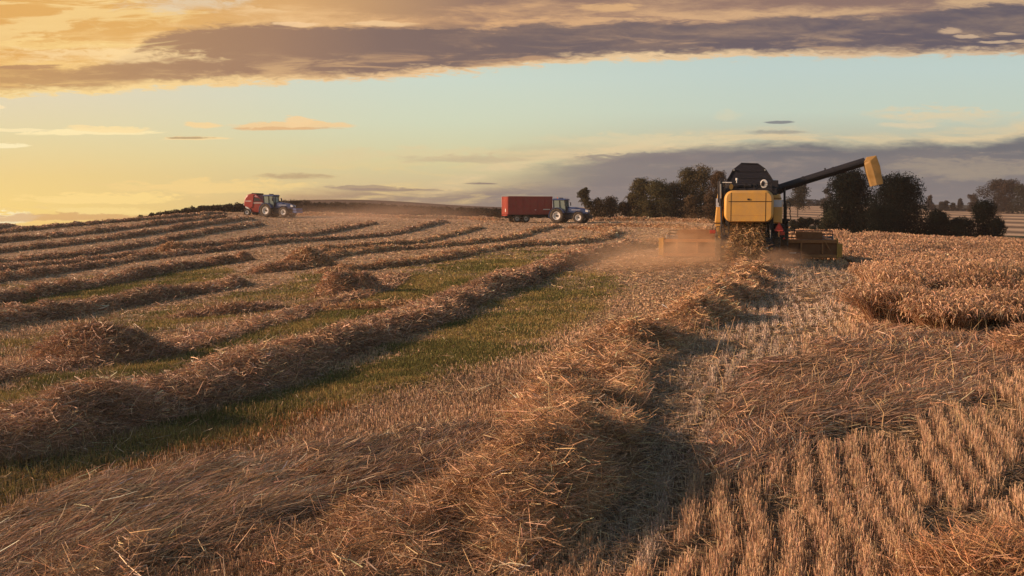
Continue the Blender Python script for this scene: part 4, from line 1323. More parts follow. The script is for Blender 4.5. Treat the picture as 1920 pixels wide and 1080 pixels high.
# unloading tube
YA = 3.4
pa = Vector(LQ(1452, 356, YA)); pb = Vector(LQ(1622, 303, YA))
d = (pb - pa).normalized()
au = MB().cyl(pa - d * 0.15, pb, 0.185, 0.185, 24)
aug = au.build('unloading_tube', BLK, croot, smooth_=True)
dt = MB()
up = Vector((-d.z, 0, d.x))
for t in (0.02, 0.33, 0.66):
    p = pa + (pb - pa) * t; dt.cyl(p - d * 0.04, p + d * 0.04, 0.205, n=24)
p = pa + (pb - pa) * 0.58; dt.cyl(p + up * 0.17, p + up * 0.26, 0.035, n=8)
dt.tube([pa + up * 0.0 + Vector((0, -0.2, 0)), pb + Vector((0, -0.2, -0.03))], 0.018, 6)
dt.build('tube_band', BLK, aug, smooth_=True)
kn = MB(); k0 = Vector(LQ(1447, 362, YA)); kn.cyl(k0 + Vector((-0.1, 0, -0.6)), k0 + Vector((0, 0, 0.25)), 0.26, n=20); kn.cyl(k0, pa + d * 0.3, 0.24, n=20); kn.box((k0.x - 0.35, YA - 0.3, k0.z - 0.3), (k0.x + 0.3, YA + 0.3, k0.z + 0.05))
kn.build('tube_elbow', BLK, aug, 0.02, smooth_=True)
# spout: flexible yellow chute
sec = []
for (la, ra, ydep) in (((1619, 305), (1624, 295), 0.19), ((1621, 311), (1642, 292), 0.24), ((1625, 325), (1649, 312), 0.25), ((1629, 336), (1652, 328), 0.23), ((1633, 350), (1655, 345), 0.25)):
    a = Vector(LQ(*la, YA)); b_ = Vector(LQ(*ra, YA)); w = random.uniform(-0.03, 0.03)
    sec.append([a + Vector((0, -ydep, 0)), a.lerp(b_, 0.45) + Vector((0, -ydep - 0.05 + w, 0)), b_ + Vector((0, -ydep, 0)), b_ + Vector((0.02, ydep, 0)), a.lerp(b_, 0.5) + Vector((0, ydep + 0.05, 0)), a + Vector((-0.02, ydep, 0))])
MB().loft(sec).build('discharge_spout', mat('spout_yellow', (0.34, 0.19, 0.045), 0.6, var=0.2, vscale=3, dirt=DUSTC, dirt_amt=0.4), croot, 0.015)


# wheels
def wheel(c, r, w, parent, rimmat, name='wheel', lugs=18, rimr=0.55):
    t = MB()
    h = w / 2
    t.lathe_x([(-h * 0.8, r * rimr), (-h, r * 0.72), (-h * 0.96, r * 0.9), (-h * 0.8, r * 0.97), (h * 0.8, r * 0.97), (h * 0.96, r * 0.9), (h, r * 0.72), (h * 0.8, r * rimr)], c, 36)
    for k in range(lugs):
        for sgn in (-1, 1):
            a = 2 * math.pi * (k + (0.5 if sgn > 0 else 0)) / lugs; a2 = a + 0.16
            xa, xb = (0.02 * sgn, sgn * h * 0.97)
            def P_(x_, aa, rr): return (c[0] + x_, c[1] + rr * math.cos(aa), c[2] + rr * math.sin(aa))
            t.hexa([P_(xa, a, r * 0.95), P_(xb, a2, r * 0.93), P_(xb, a2 + 0.09, r * 0.93), P_(xa, a + 0.09, r * 0.95),
                    P_(xa, a, r * 1.02), P_(xb, a2, r), P_(xb, a2 + 0.09, r), P_(xa, a + 0.09, r * 1.02)])
    ty = t.build(name, TYR, parent, smooth_=True)
    rm = MB()
    rm.lathe_x([(-h * 0.78, r * rimr * 1.01), (-h * 0.78, r * rimr * 0.88), (-h * 0.25, r * rimr * 0.75), (-h * 0.22, 0.02), (h * 0.22, 0.02), (h * 0.25, r * rimr * 0.75), (h * 0.78, r * rimr * 0.88), (h * 0.78, r * rimr * 1.01)], c, 30)
    rmo = rm.build('rim', rimmat, ty, smooth_=True)
    MB().cyl((c[0] - h * 0.5, c[1], c[2]), (c[0] + h * 0.5, c[1], c[2]), r * 0.16, n=14).build('hub', TYR, ty, smooth_=True)
    return ty


wheel((-1.28, 5.1, 0.80), 0.92, 0.62, croot, YEL)
wheel((1.42, 5.1, 0.80), 0.92, 0.62, croot, YEL)
wheel((-0.98, 1.15, 0.52), 0.60, 0.42, croot, YEL)
wheel((1.12, 1.15, 0.52), 0.60, 0.42, croot, YEL)
# straw deflector wings either side of the straw
for pts in ([(1355, 441), (1370, 440), (1370, 472), (1352, 470), (1350, 458)], [(1433, 448), (1437, 445), (1446, 447), (1456, 470), (1434, 470)]):
    ol = [LP(a, b_, 0.25) for a, b_ in pts]
    fl = MB().prism(ol[::-1], 'y', 0.2, 0.75).build('straw_deflector', BLK, croot, 0.01)
    for (dxp, mm, r_) in ((0.4, WHT, 0.05),):
        pass
for pxx, pyy in ((1363, 463), (1438, 465)):
    c = LP(pxx, pyy, 0.2)
    MB().cyl((c[0], 0.17, c[1]), (c[0], 0.195, c[1]), 0.05, n=16).build('round_reflector', WHT, croot)
for pxx, pyy in ((1354.5, 463), (1446.5, 466.5)):
    c = LP(pxx, pyy, 0.2)
    MB().prism([(c[0] - 0.08, c[1]), (c[0], c[1] - 0.045), (c[0] + 0.08, c[1] + 0.01), (c[0] + 0.01, c[1] + 0.06)], 'y', 0.175, 0.195).build('warning_sticker', YEL, croot)
# struts, hoses beneath hood
st = MB()
st.tube([LQ(1352, 432, 0.3), LQ(1367, 429, 0.3)], 0.02, 6)
st.tube([LQ(1367, 418, 0.3), LQ(1366, 445, 0.3)], 0.045, 8)
st.tube([LQ(1355, 418, 0.3), LQ(1360, 445, 0.3)], 0.03, 8)
st.tube([LQ(1352, 430, 0.3), LQ(1357, 462, 0.3)], 0.03, 8)
st.build('linkage', BLK, croot); st = MB()
st.tube([LQ(1443, 420, 0.3), LQ(1446, 448, 0.3)], 0.05, 8)
st.tube([LQ(1438, 420, 0.3), LQ(1436, 448, 0.3)], 0.03, 8)
st.build('linkage', BLK, croot)
MB().cyl(LQ(1444.5, 431, 0.26), LQ(1444.5, 447, 0.26), 0.016, n=8).build('hydraulic_ram', GREY, croot)
st = MB()
st.tube([LQ(1352, 419, 0.5), LQ(1340, 419, 0.5), LQ(1336.5, 423, 0.5), LQ(1336, 432, 0.5)], 0.02, 6)
st.tube([LQ(1350, 425, 0.5), LQ(1344, 425, 0.5), LQ(1341, 428, 0.5), LQ(1341, 436, 0.5)], 0.02, 6)
st.build('lamp_bracket', BLK, croot)
a = LP(1331, 431, 0.5); b_ = LP(1342, 438, 0.5)
MB().box((a[0], 0.45, b_[1]), (b_[0], 0.55, a[1])).build('tail_lamp', REDL, croot, 0.02)
a = LP(1461, 434, 0.5); b_ = LP(1471, 441, 0.5)
MB().box((a[0], 0.45, b_[1]), (b_[0], 0.55, a[1])).build('tail_lamp', REDL, croot, 0.02)
c = LP(1470, 447, 0.6)
MB().cyl((c[0], 0.55, c[1]), (c[0], 0.6, c[1]), 0.045, n=12).build('tail_lamp', REDL, croot)
tr = [LP(1452, 431.5, 0.36), LP(1454, 433.5, 0.36), LP(1467.5, 433.5, 0.36), LP(1469, 431.5, 0.36), LP(1462, 417.5, 0.36), LP(1460, 417.5, 0.36)]
tri = MB().prism(tr[::-1], 'y', 0.34, 0.37).build('warning_triangle', TRI, croot)
c = ((tr[0][0] + tr[3][0]) / 2, tr[0][1] + 0.10)
MB().prism([(c[0] - 0.115, c[1] - 0.045), (c[0] + 0.115, c[1] - 0.045), (c[0], c[1] + 0.145)], 'y', 0.332, 0.341).build('triangle_centre', mat('bright_orange_red', (0.55, 0.045, 0.03), 0.5), tri)
MB().box((c[0] - 0.03, 0.37, c[1] - 0.38), (c[0] + 0.03, 0.39, c[1] + 0.25)).build('triangle_bracket', YEL2, tri)
# right ladder and rails
ld = MB()
ld.tube([LQ(1471, 352, 2.2), LQ(1471, 418, 2.2)], 0.05, 8)
ld.tube([LQ(1474, 380, 2.0), LQ(1474, 414, 2.0)], 0.03, 8)
ld.tube([LQ(1471, 378, 2), LQ(1479, 379, 2), LQ(1482, 383, 2), LQ(1481, 392, 2)], 0.022, 6)
ld.tube([LQ(1471, 389, 2), LQ(1479, 390, 2), LQ(1482, 394, 2), LQ(1481, 401, 2), LQ(1483, 409, 2), LQ(1480, 414, 2), LQ(1472, 414, 2)], 0.022, 6)
for yy in (392, 399, 406): ld.tube([LQ(1470, yy, 2), LQ(1476, yy, 2)], 0.02, 6)
ld.build('access_ladder', BLK, croot)
hr = MB(); hr.tube([LQ(1484, 426, 3), LQ(1488, 427, 3), LQ(1490, 431, 3), LQ(1489, 437, 3)], 0.025, 6); hr.build('hand_rail', BLK, croot)
# fender/axle mass above right drive wheel
fd = MB(); fd.box((0.95, 1.8, 0.9), (1.5, 4.4, 1.5)); fd.box((1.0, 4.0, 1.62), (1.75, 6.1, 1.72)); fd.box((-1.6, 4.0, 1.62), (-0.9, 6.1, 1.72)); fd.box((-1.3, 4.9, 0.7), (1.4, 5.3, 1.0))
fd.build('drive_axle', BLK, croot, 0.03)

# header, a part of the machine
HY = 6.6
hl, _ = LP(1245, 460, HY); hr_, _ = LP(1569, 460, HY)
_, hz0 = LP(1400, 485, HY); _, hz1 = LP(1560, 452, HY); _, hz2 = LP(1510, 438, HY)
hd = MB()
hd.box((hl, HY, hz0 + 0.14), (hr_, HY + 0.06, hz1 - 0.04))
hd.prism([(HY, hz0 + 0.14), (HY + 0.9, hz0 + 0.03), (HY + 1.3, hz0 + 0.05), (HY + 1.3, hz0 + 0.08), (HY + 0.9, hz0 + 0.07), (HY + 0.1, hz0 + 0.2)], 'x', hl, hr_)
header = hd.build('header', RUSTM, croot)
hb = MB()
hb.box((hl, HY - 0.12, hz1 - 0.10), (hr_, HY - 0.001, hz1 + 0.06)); hb.box((hl, HY - 0.14, hz0 + 0.08), (hr_, HY - 0.001, hz0 + 0.24))
for t in (0.08, 0.2, 0.34, 0.66, 0.8, 0.92):
    xx = hl + (hr_ - hl) * t; hb.box((xx - 0.04, HY - 0.10, hz0 + 0.24), (xx + 0.04, HY - 0.002, hz1 - 0.10))
p = LP(1556, 470, HY); q = LP(1546, 452, HY)
hb.tube([(p[0], HY - 0.12, p[1]), (q[0], HY - 0.12, q[1])], 0.035, 6)
hb.build('header_frame', YEL2, header, 0.01)
for xx, sg in ((hl, -1), (hr_, 1)):
    e = MB().prism([(HY - 0.15, hz0 + 0.05), (HY + 1.5, hz0 + 0.0), (HY + 2.4, hz0 + 0.02), (HY + 1.2, hz1 + 0.1), (HY - 0.15, hz1 + 0.12)], 'x', xx, xx + sg * 0.06)
    e.box((min(xx, xx + sg * 0.26), HY - 0.05, hz0 + 0.12), (max(xx, xx + sg * 0.26), HY + 0.5, hz1 - 0.12) if sg > 0 else (max(xx, xx + sg * 0.1), HY + 0.3, hz1 + 0.1))
    e.build('crop_divider', mat('divider_yellow', (0.55, 0.30, 0.05), 0.5, var=0.2, dirt=DUSTC, dirt_amt=0.4), header, 0.01)
# upper guard sheets seen behind
gs = MB()
a = LP(1492, 438, HY + 0.8)[0]; b_ = LP(1541, 438, HY + 0.8)[0]; c_ = LP(1547, 452, HY + 0.8)[0]
gs.prism([(a, hz1 + 0.05), (c_, hz1 + 0.05), (b_, hz2 + 0.06), (a, hz2 + 0.08)], 'y', HY + 0.75, HY + 0.8)
gs.build('guard_sheet', RUSTM, header)
gs = MB()
a = LP(1272, 433, HY + 0.8)[0]; b_ = LP(1345, 433, HY + 0.8)[0]; c_ = LP(1265, 448, HY + 0.8)[0]
gs.prism([(c_, hz1 + 0.05), (b_, hz1 + 0.05), (b_, hz2 + 0.16), (a, hz2 + 0.16)], 'y', HY + 0.75, HY + 0.8)
gs.build('guard_sheet', RUSTM, header)
rk = MB()
for sg, pxa, pxb in ((1, 1543, 1564), (-1, 1249, 1270)):
    a = LP(pxa, 447, HY)[0]; b_ = LP(pxb, 447, HY)[0]; zz = LP(1550, 447, HY)[1]
    for dz in (0, 0.07, 0.14): rk.tube([(a, HY + 0.4, zz - 0.05 + dz), (b_, HY + 0.4, zz - 0.07 + dz)], 0.022, 6)
    rk.tube([((a + b_) / 2, HY + 0.4, zz - 0.2), ((a + b_) / 2, HY + 0.4, zz + 0.1)], 0.02, 6)
    rk.build('reel_ram', GREY, header); rk = MB()
a = LQ(1562, 440, HY); b_ = LQ(1562, 455, HY); MB().tube([a, b_], 0.02, 6).build('marker_rod', GREY, header)
a = LQ(1250, 439, HY); b_ = LQ(1250, 448, HY); MB().tube([a, b_], 0.03, 6).build('marker_rod', GREY, header)
# reel
re = MB()
rc = (HY + 1.5, hz0 + 0.85)
for k in range(6):
    a = k * math.pi / 3 + 0.3; yy = rc[0] + 0.5 * math.cos(a); zz = rc[1] + 0.5 * math.sin(a)
    re.cyl((hl + 0.1, yy, zz), (hr_ - 0.1, yy, zz), 0.03, n=6)
    for xx in np.arange(hl + 0.15, hr_ - 0.1, 0.3): re.cyl((xx, yy, zz), (xx, yy - 0.05, zz - 0.22), 0.008, n=3)
for xx in np.linspace(hl + 0.12, hr_ - 0.12, 4):
    for k in range(6):
        a = k * math.pi / 3 + 0.3; re.cyl((xx, rc[0], rc[1]), (xx, rc[0] + 0.5 * math.cos(a), rc[1] + 0.5 * math.sin(a)), 0.02, n=4)
re.cyl((hl + 0.05, rc[0], rc[1]), (hr_ - 0.05, rc[0], rc[1]), 0.07, n=10)
re.build('reel', BLK, header)
# intake auger and feeder house
ag = MB().cyl((hl + 0.05, HY + 0.5, hz0 + 0.42), (hr_ - 0.05, HY + 0.5, hz0 + 0.42), 0.18, n=16)
ag.build('intake_auger', GREY, header)
MB().hexa([(-0.6, 5.3, 0.9), (0.7, 5.3, 0.9), (0.7, 6.6, hz0 + 0.2), (-0.6, 6.6, hz0 + 0.2), (-0.6, 5.3, 1.6), (0.7, 5.3, 1.6), (0.7, 6.6, hz1), (-0.6, 6.6, hz1)]).build('feeder_house', BLK, header)
# skid shoe bits under right part
sk = MB(); a = LP(1487, 487, HY)[0]; sk.box((a - 0.25, HY - 0.5, hz0 + 0.0), (a + 0.35, HY - 0.1, hz0 + 0.35)); sk.build('skid_shoe', BLK, header, 0.04)
MB().box((a - 0.2, HY - 0.52, hz0 + 0.30), (a + 0.12, HY - 0.45, hz0 + 0.35)).build('shoe_plate', WHT, header)

# straw pouring out under the hood onto the windrow
k = 15000
t = RNG.random(k) ** 0.8
wx0 = LP(1369, 420, 0.6)[0]; wx1 = LP(1434, 420, 0.6)[0]
mid = (wx0 + wx1) / 2; hwid = (wx1 - wx0) / 2
lx = mid + (RNG.random(k) * 2 - 1) * hwid * (0.84 + 0.14 * t) - 0.05 * t
lz = 1.75 - 1.70 * t
ly = 0.75 - 1.1 * t ** 1.3 + RNG.normal(size=k) * 0.16
Pw = np.array([list(CM @ Vector((a, b_, c))) for a, b_, c in zip(lx, ly, lz)])
an = RNG.random(k) * 6.283; tilt = RNG.normal(size=k) * 0.5 - 0.9 * (1 - t)
Dv = np.stack([np.cos(an) * np.cos(tilt), np.sin(an) * np.cos(tilt), np.sin(tilt)], 1)
V, Q = strands(Pw, Dv, 0.12 + 0.25 * RNG.random(k), 0.026, bend=RNG.normal(size=(k, 3)) * 0.15)
core_pts = []
for (tz, w_, yb) in ((1.75, 0.84, 0.85), (1.1, 0.86, 0.75), (0.55, 0.9, 0.45), (0.05, 1.0, -0.25)):
    core_pts.append([(mid - hwid * w_, yb, tz), (mid, yb - 0.2, tz), (mid + hwid * w_, yb, tz), (mid + hwid * w_, 1.5, tz), (mid - hwid * w_, 1.5, tz)])
cm = MB().loft(core_pts)
cv = np.array([list(CM @ Vector(v)) for v in cm.v])
cq = np.array([f for f in cm.f if len(f) == 4])
Vj, Qj, Cj = join([(cv, cq, np.broadcast_to(np.array([0.22, 0.13, 0.06]), cv.shape)), (V, Q, tints(k, (0.36, 0.22, 0.10), 0.35, 0.06))])
ci = (float(CR[0]), 42.0, float(CR[2]))
o = raw_mesh('falling_straw', Vj, Qj, Cj, [STRAW], loc=ci)
tag(o, 'chopped straw pouring out from under the rear hood of the combine harvester', 'straw', kind='stuff')

# ------------------------------------------------------------------ tractors, trailer, baler
BLUE = mat('tractor_blue', (0.022, 0.05, 0.15), 0.35, spec=0.5, var=0.1, dirt=(0.10, 0.09, 0.10), dirt_amt=0.4)
RED = mat('implement_red', (0.30, 0.026, 0.020), 0.4, spec=0.5, var=0.12, dirt=(0.25, 0.12, 0.08), dirt_amt=0.4)
TRED = mat('trailer_red', (0.29, 0.034, 0.024), 0.5, var=0.12, vscale=2, dirt=(0.22, 0.10, 0.07), dirt_amt=0.5)
CABG = mat('cab_glass', (0.20, 0.25, 0.22), 0.1, spec=0.8)
RIMW = mat('rim_white', (0.70, 0.68, 0.64), 0.5, dirt=DUSTC, dirt_amt=0.3)


def tractor(label, px, py, D, az, front_weight):
    g = ray_pt(px, py, D)
    x_ = float(g[0]); root = empty('tractor', (x_, D, gz(x_, D)), rz=-R(az))
    tag(root, label, 'tractor', 'blue tractors working in the field')
    for sx_ in (-1, 1):
        wheel((sx_ * 0.98, 0, 0.92), 0.93, 0.55, root, RIMW)
        wheel((sx_ * 0.95, 2.85, 0.70), 0.70, 0.48, root, RIMW)
        fdm = MB()
        pts = []
        for a in np.linspace(200, 20, 12): pts.append((1.05 * math.cos(R(a)), 0.92 + 1.05 * math.sin(R(a))))
        inn = [(0.98 * math.cos(R(a)), 0.92 + 0.98 * math.sin(R(a))) for a in np.linspace(20, 200, 12)]
        fdm.prism(pts + inn, 'x', sx_ * 0.62, sx_ * 1.25)
        fdm.build('fender', BLUE, root)
        fm = MB()
        pts = [(2.85 + 0.80 * math.cos(R(a)), 0.72 + 0.80 * math.sin(R(a))) for a in np.linspace(165, 50, 9)]
        inn = [(2.85 + 0.76 * math.cos(R(a)), 0.72 + 0.76 * math.sin(R(a))) for a in np.linspace(50, 165, 9)]
        fm.prism(pts + inn, 'x', sx_ * 0.72, sx_ * 1.18); fm.build('front_fender', BLK, root)
        MB().box((sx_ * 0.95 - 0.12, 4.0 - 0.2, 1.35), (sx_ * 0.95 - 0.1, 3.9, 1.4)) if False else None
    hoodm = MB()
    def hs_(y_, w_, zb_, zt_): return [(-w_, y_, zb_), (w_, y_, zb_), (w_, y_, zt_ - 0.15), (w_ * 0.75, y_, zt_), (-w_ * 0.75, y_, zt_), (-w_, y_, zt_ - 0.15)]
    hoodm.loft([hs_(0.95, 0.46, 1.25, 2.05), hs_(2.2, 0.44, 1.22, 2.0), hs_(3.2, 0.40, 1.15, 1.85), hs_(3.75, 0.36, 1.1, 1.62), hs_(3.88, 0.30, 1.15, 1.45)])
    hood_ = hoodm.build('bonnet', BLUE, root, 0.03, smooth_=False)
    MB().box((-0.30, 3.80, 0.95), (0.30, 3.93, 1.3)).build('grille', BLK, hood_, 0.02)
    for sx_ in (-1, 1):
        MB().hexa([(sx_ * 0.30 - 0.1, 3.55, 1.42), (sx_ * 0.30 + 0.1, 3.55, 1.42), (sx_ * 0.30 + 0.06, 3.9, 1.38), (sx_ * 0.30 - 0.06, 3.9, 1.38), (sx_ * 0.30 - 0.1, 3.55, 1.70), (sx_ * 0.30 + 0.1, 3.55, 1.70), (sx_ * 0.30 + 0.06, 3.88, 1.58), (sx_ * 0.30 - 0.06, 3.88, 1.58)]).build('headlight', WHT, hood_)
        MB().box((sx_ * 0.455 - 0.02, 1.7, 1.62), (sx_ * 0.455 + 0.012, 2.9, 1.68)).build('side_decal', STRIPE, hood_)
    MB().box((-0.38, -0.5, 0.62), (0.38, 3.6, 1.25)).box((-0.9, 2.75, 0.6), (0.9, 2.95, 0.8)).box((-0.9, -0.15, 0.8), (0.9, 0.15, 1.05)).box((0.4, 0.9, 0.55), (0.75, 2.0, 1.1)).box((-0.75, 0.9, 0.55), (-0.4, 2.0, 1.1)).build('chassis', BLK, root, 0.02)
    cb_ = MB().hexa([(-0.62, -0.55, 1.35), (0.62, -0.55, 1.35), (0.55, 1.05, 1.3), (-0.55, 1.05, 1.3), (-0.72, -0.6, 2.85), (0.72, -0.6, 2.85), (0.68, 0.85, 2.85), (-0.68, 0.85, 2.85)]).build('cab_window', CABG, root)
    for sx_ in (-1, 1):
        fr_ = MB()
        fr_.tube([(sx_ * 0.63, -0.57, 1.3), (sx_ * 0.73, -0.62, 2.85)], 0.05, 6); fr_.tube([(sx_ * 0.56, 1.07, 1.3), (sx_ * 0.69, 0.87, 2.85)], 0.045, 6)
        fr_.tube([(sx_ * 0.66, 0.25, 1.3), (sx_ * 0.73, 0.2, 2.85)], 0.035, 6).tube([(sx_ * 0.63, -0.57, 1.32), (sx_ * 0.56, 1.07, 1.32)], 0.035, 6)
        fr_.build('cab_frame', BLK, root)
    MB().loft([[(-0.70, -0.68, 2.84), (0.70, -0.68, 2.84), (0.70, 1.0, 2.84), (-0.70, 1.0, 2.84)], [(-0.78, -0.75, 2.92), (0.78, -0.75, 2.92), (0.78, 1.1, 2.92), (-0.78, 1.1, 2.92)], [(-0.70, -0.6, 3.10), (0.70, -0.6, 3.10), (0.68, 0.9, 3.08), (-0.68, 0.9, 3.08)]]).build('cab_roof', BLUE, root)
    MB().box((-0.3, 0.0, 3.09), (0.3, 0.35, 3.2)).build('roof_hatch', BLK, root, 0.01)
    MB().cyl((-0.55, -0.5, 3.08), (-0.55, -0.5, 3.25), 0.06, n=10).build('beacon', ORL, root)
    MB().cyl((0.5, 1.15, 1.6), (0.5, 1.15, 2.75), 0.07, n=10).build('exhaust_pipe', BLK, root, smooth_=True)
    for sx_ in (-1, 1):
        MB().box((sx_ * 1.05 - 0.09, 1.05, 2.2), (sx_ * 1.05 + 0.09, 1.12, 2.62)).tube([(sx_ * 0.66, 0.95, 2.7), (sx_ * 1.05, 1.08, 2.55)], 0.02, 5).build('wing_mirror', BLK, root)

    for xa in (0.55, -0.85):
        st_ = MB().box((xa, 0.93, 0.45), (xa + 0.03, 1.37, 1.0))
        for j in range(3): st_.box((xa, 0.95, 0.45 + j * 0.25), (xa + 0.3, 1.35, 0.49 + j * 0.25))
        st_.build('cab_steps', BLK, root)
    if front_weight:
        w_ = MB().box((-0.75, 4.1, 0.55), (0.75, 4.75, 0.85)).box((-0.75, 4.15, 0.9), (0.75, 4.7, 1.2)).build('front_weight', mat('weight_blue', (0.03, 0.08, 0.24), 0.4, dirt=(0.3, 0.3, 0.3), dirt_amt=0.2), root, 0.04)
        MB().box((-0.35, 3.8, 0.6), (0.35, 4.15, 1.0)).build('front_linkage', BLK, root)
    else:
        MB().box((-0.4, 3.85, 0.55), (0.4, 4.25, 0.95)).box((-0.45, 3.95, 0.95), (0.45, 4.15, 1.05)).build('front_linkage', BLK, root, 0.03)
    MB().box((-0.08, -1.25, 0.45), (0.08, -0.3, 0.6)).box((-0.45, -0.85, 0.6), (0.45, -0.5, 1.15)).build('rear_hitch', BLK, root, 0.01)
    return root


tractor('blue tractor with white rims hitched to the red trailer, in the middle of the field', 1049.5, 418.5, 126.5, 113, False)
tractor('blue tractor with a blue front weight pulling the red round baler on the crest', 507.5, 409, 138, 112, True)

# trailer
x_ = float(ray_pt(989, 418, 128.5)[0])
tr = empty('trailer', (x_, 128.5, gz(x_, 128.5)), rz=-R(72))
tag(tr, 'tall red tipping trailer on tandem axles behind the middle blue tractor', 'trailer')
bz0, bz1 = 1.05, 3.30
bx = MB()
bx.box((-1.2, -2.95, bz0), (-1.14, 2.95, bz1)); bx.box((1.14, -2.95, bz0), (1.2, 2.95, bz1)); bx.box((-1.14, 2.89, bz0), (1.14, 2.95, bz1 + 0.02)); bx.box((-1.14, -2.94, bz0), (1.14, 2.89, bz0 + 0.08))
body = bx.build('tipping_body', TRED, tr, 0.01)
rb = MB()
for sx_ in (-1, 1):
    rb.box((sx_ * 1.23 - 0.03, -2.97, bz1 - 0.1), (sx_ * 1.23 + 0.03, 2.97, bz1 + 0.03)); rb.box((sx_ * 1.23 - 0.03, -2.97, bz0 - 0.03), (sx_ * 1.23 + 0.03, 2.97, bz0 + 0.1))
    for yy in (-2.92, -1.95, -0.98, 0.0, 0.97, 1.94, 2.9): rb.box((sx_ * 1.22 - 0.02, yy - 0.05, bz0 + 0.1), (sx_ * 1.22 + 0.02, yy + 0.05, bz1 - 0.1))
    rb.box((sx_ * 1.215 - 0.015, -2.9, 1.95), (sx_ * 1.215 + 0.015, 2.9, 2.0))
rb.build('body_frame', TRED, body)
tg = MB().box((-1.2, -3.02, bz0), (1.2, -2.96, bz1 - 0.03))
tgo = tg.build('tailgate', RED, tr)
tr2 = MB()
for xx in (-1.15, -0.62, -0.1, 0.42, 0.95): tr2.box((xx, -3.10, bz0), (xx + 0.18, -3.022, bz1))
tr2.build('tailgate_post', mat('post_sunlit_red', (0.50, 0.10, 0.07), 0.5, dirt=DUSTC, dirt_amt=0.3), tgo)  # sunlight on the trailer's rear painted into the posts as a paler red
MB().box((0.35, -3.13, 1.35), (0.6, -3.105, 1.75)).build('number_board', WHT, tgo)
MB().box((-1.15, -3.1, 0.85), (1.15, -3.0, 1.0)).build('bumper_bar', RED, tr)
for sx_ in (-1, 1): MB().box((sx_ * 0.95 - 0.15, -3.14, 0.87), (sx_ * 0.95 + 0.15, -3.1, 0.98)).build('tail_lamp', REDL, tr)
MB().box((1.235 + 0.012, 1.7, 1.62), (1.255, 2.6, 1.72)).build('side_decal', WHT, tr)
MB().box((1.235 + 0.012, 0.55, 1.58), (1.255, 0.75, 1.64)).build('side_decal', WHT, tr)
MB().box((-0.45, -2.8, 0.72), (-0.3, 3.2, 1.02)).box((0.3, -2.8, 0.72), (0.45, 3.2, 1.02)).hexa([(-0.45, 3.1, 0.65), (0.45, 3.1, 0.65), (0.06, 4.6, 0.45), (-0.06, 4.6, 0.45), (-0.45, 3.1, 0.95), (0.45, 3.1, 0.95), (0.06, 4.6, 0.6), (-0.06, 4.6, 0.6)]).build('chassis', BLK, tr, 0.01)
MB().box((-1.2, -2.7, 0.55), (-1.1, -0.3, 1.0)).box((0.5, 1.2, 0.55), (0.6, 1.6, 1.0)).build('side_guard', BLK, tr)
for sx_ in (-1, 1):
    for yy in (-1.75, -0.55): wheel((sx_ * 0.95, yy, 0.50), 0.50, 0.38, tr, GREY, lugs=14)

# baler
x_ = float(ray_pt(483, 408, 139.6)[0])
bl = empty('round_baler', (x_, 139.6, gz(x_, 139.6)), rz=-R(104))
tag(bl, 'red round baler with a bulging rear chamber behind the left blue tractor', 'baler')
prof = [(-1.45, 1.35), (-1.50, 1.9), (-1.30, 2.5), (-0.95, 2.92), (-0.45, 3.05), (0.25, 3.02), (0.75, 2.75), (1.2, 2.2), (1.5, 1.65), (1.55, 1.35), (1.2, 0.75), (0.7, 0.45), (-0.2, 0.45), (-0.75, 0.8)]
MB().prism(prof, 'x', -1.05, 1.05).build('bale_chamber', RED, bl, 0.10, seg=3)
p2 = [(-1.35, 1.5), (-1.38, 1.9), (-1.18, 2.42), (-0.85, 2.8), (-0.45, 2.93), (0.1, 2.93), (-0.05, 1.9), (-0.15, 1.2), (-0.7, 0.95)]
for sx_ in (-1, 1):
    MB().prism(p2, 'x', sx_ * 1.05, sx_ * 1.13).build('side_cover', mat('cover_red', (0.34, 0.032, 0.024), 0.3, spec=0.6), bl, 0.03)
    MB().prism([(0.1, 1.95), (0.05, 2.5), (0.75, 2.45), (1.15, 1.98)], 'x', sx_ * 1.05, sx_ * 1.09).build('belt_panel', BLK, bl)
    MB().prism([(0.1, 2.62), (0.3, 2.85), (0.62, 2.66), (0.7, 2.58)], 'x', sx_ * 1.05, sx_ * 1.085).build('shiny_panel', mat('pink_panel', (0.55, 0.25, 0.25), 0.3), bl)
    MB().box((sx_ * 1.07 - 0.03, 0.0, 1.72), (sx_ * 1.07 + 0.03, 1.35, 1.80)).build('side_rail', WHT, bl)
    MB().box((sx_ * 1.12 - 0.025, -1.2, 1.98), (sx_ * 1.12 + 0.025, -0.3, 2.06)).build('side_decal', WHT, bl)
    MB().prism([(-1.2, 1.3), (-0.8, 1.15), (-0.35, 0.7), (-0.5, 0.35), (-0.9, 0.9), (-1.25, 1.2)], 'x', sx_ * 1.13, sx_ * 1.17).build('mudguard', WHT, bl, 0.01)
    wheel((sx_ * 1.12, -0.95, 0.48), 0.50, 0.40, bl, RIMW, lugs=14)
    MB().box((sx_ * 0.9 - 0.12, -1.58, 1.45), (sx_ * 0.9 + 0.12, -1.5, 1.6)).build('tail_lamp', WHT, bl)
MB().prism([(-0.35, 3.0), (0.5, 2.95), (0.45, 3.12), (-0.3, 3.15)], 'x', -1.0, 1.0).build('top_cover', BLK, bl, 0.02)
MB().box((-1.0, -0.2, 0.15), (1.0, 0.3, 0.45)).cyl((-1.05, 1.0, 0.4), (1.05, 1.0, 0.4), 0.25, n=12).box((-0.6, 0.6, 0.5), (0.6, 1.9, 1.3)).build('pickup_reel', BLK, bl, 0.02)
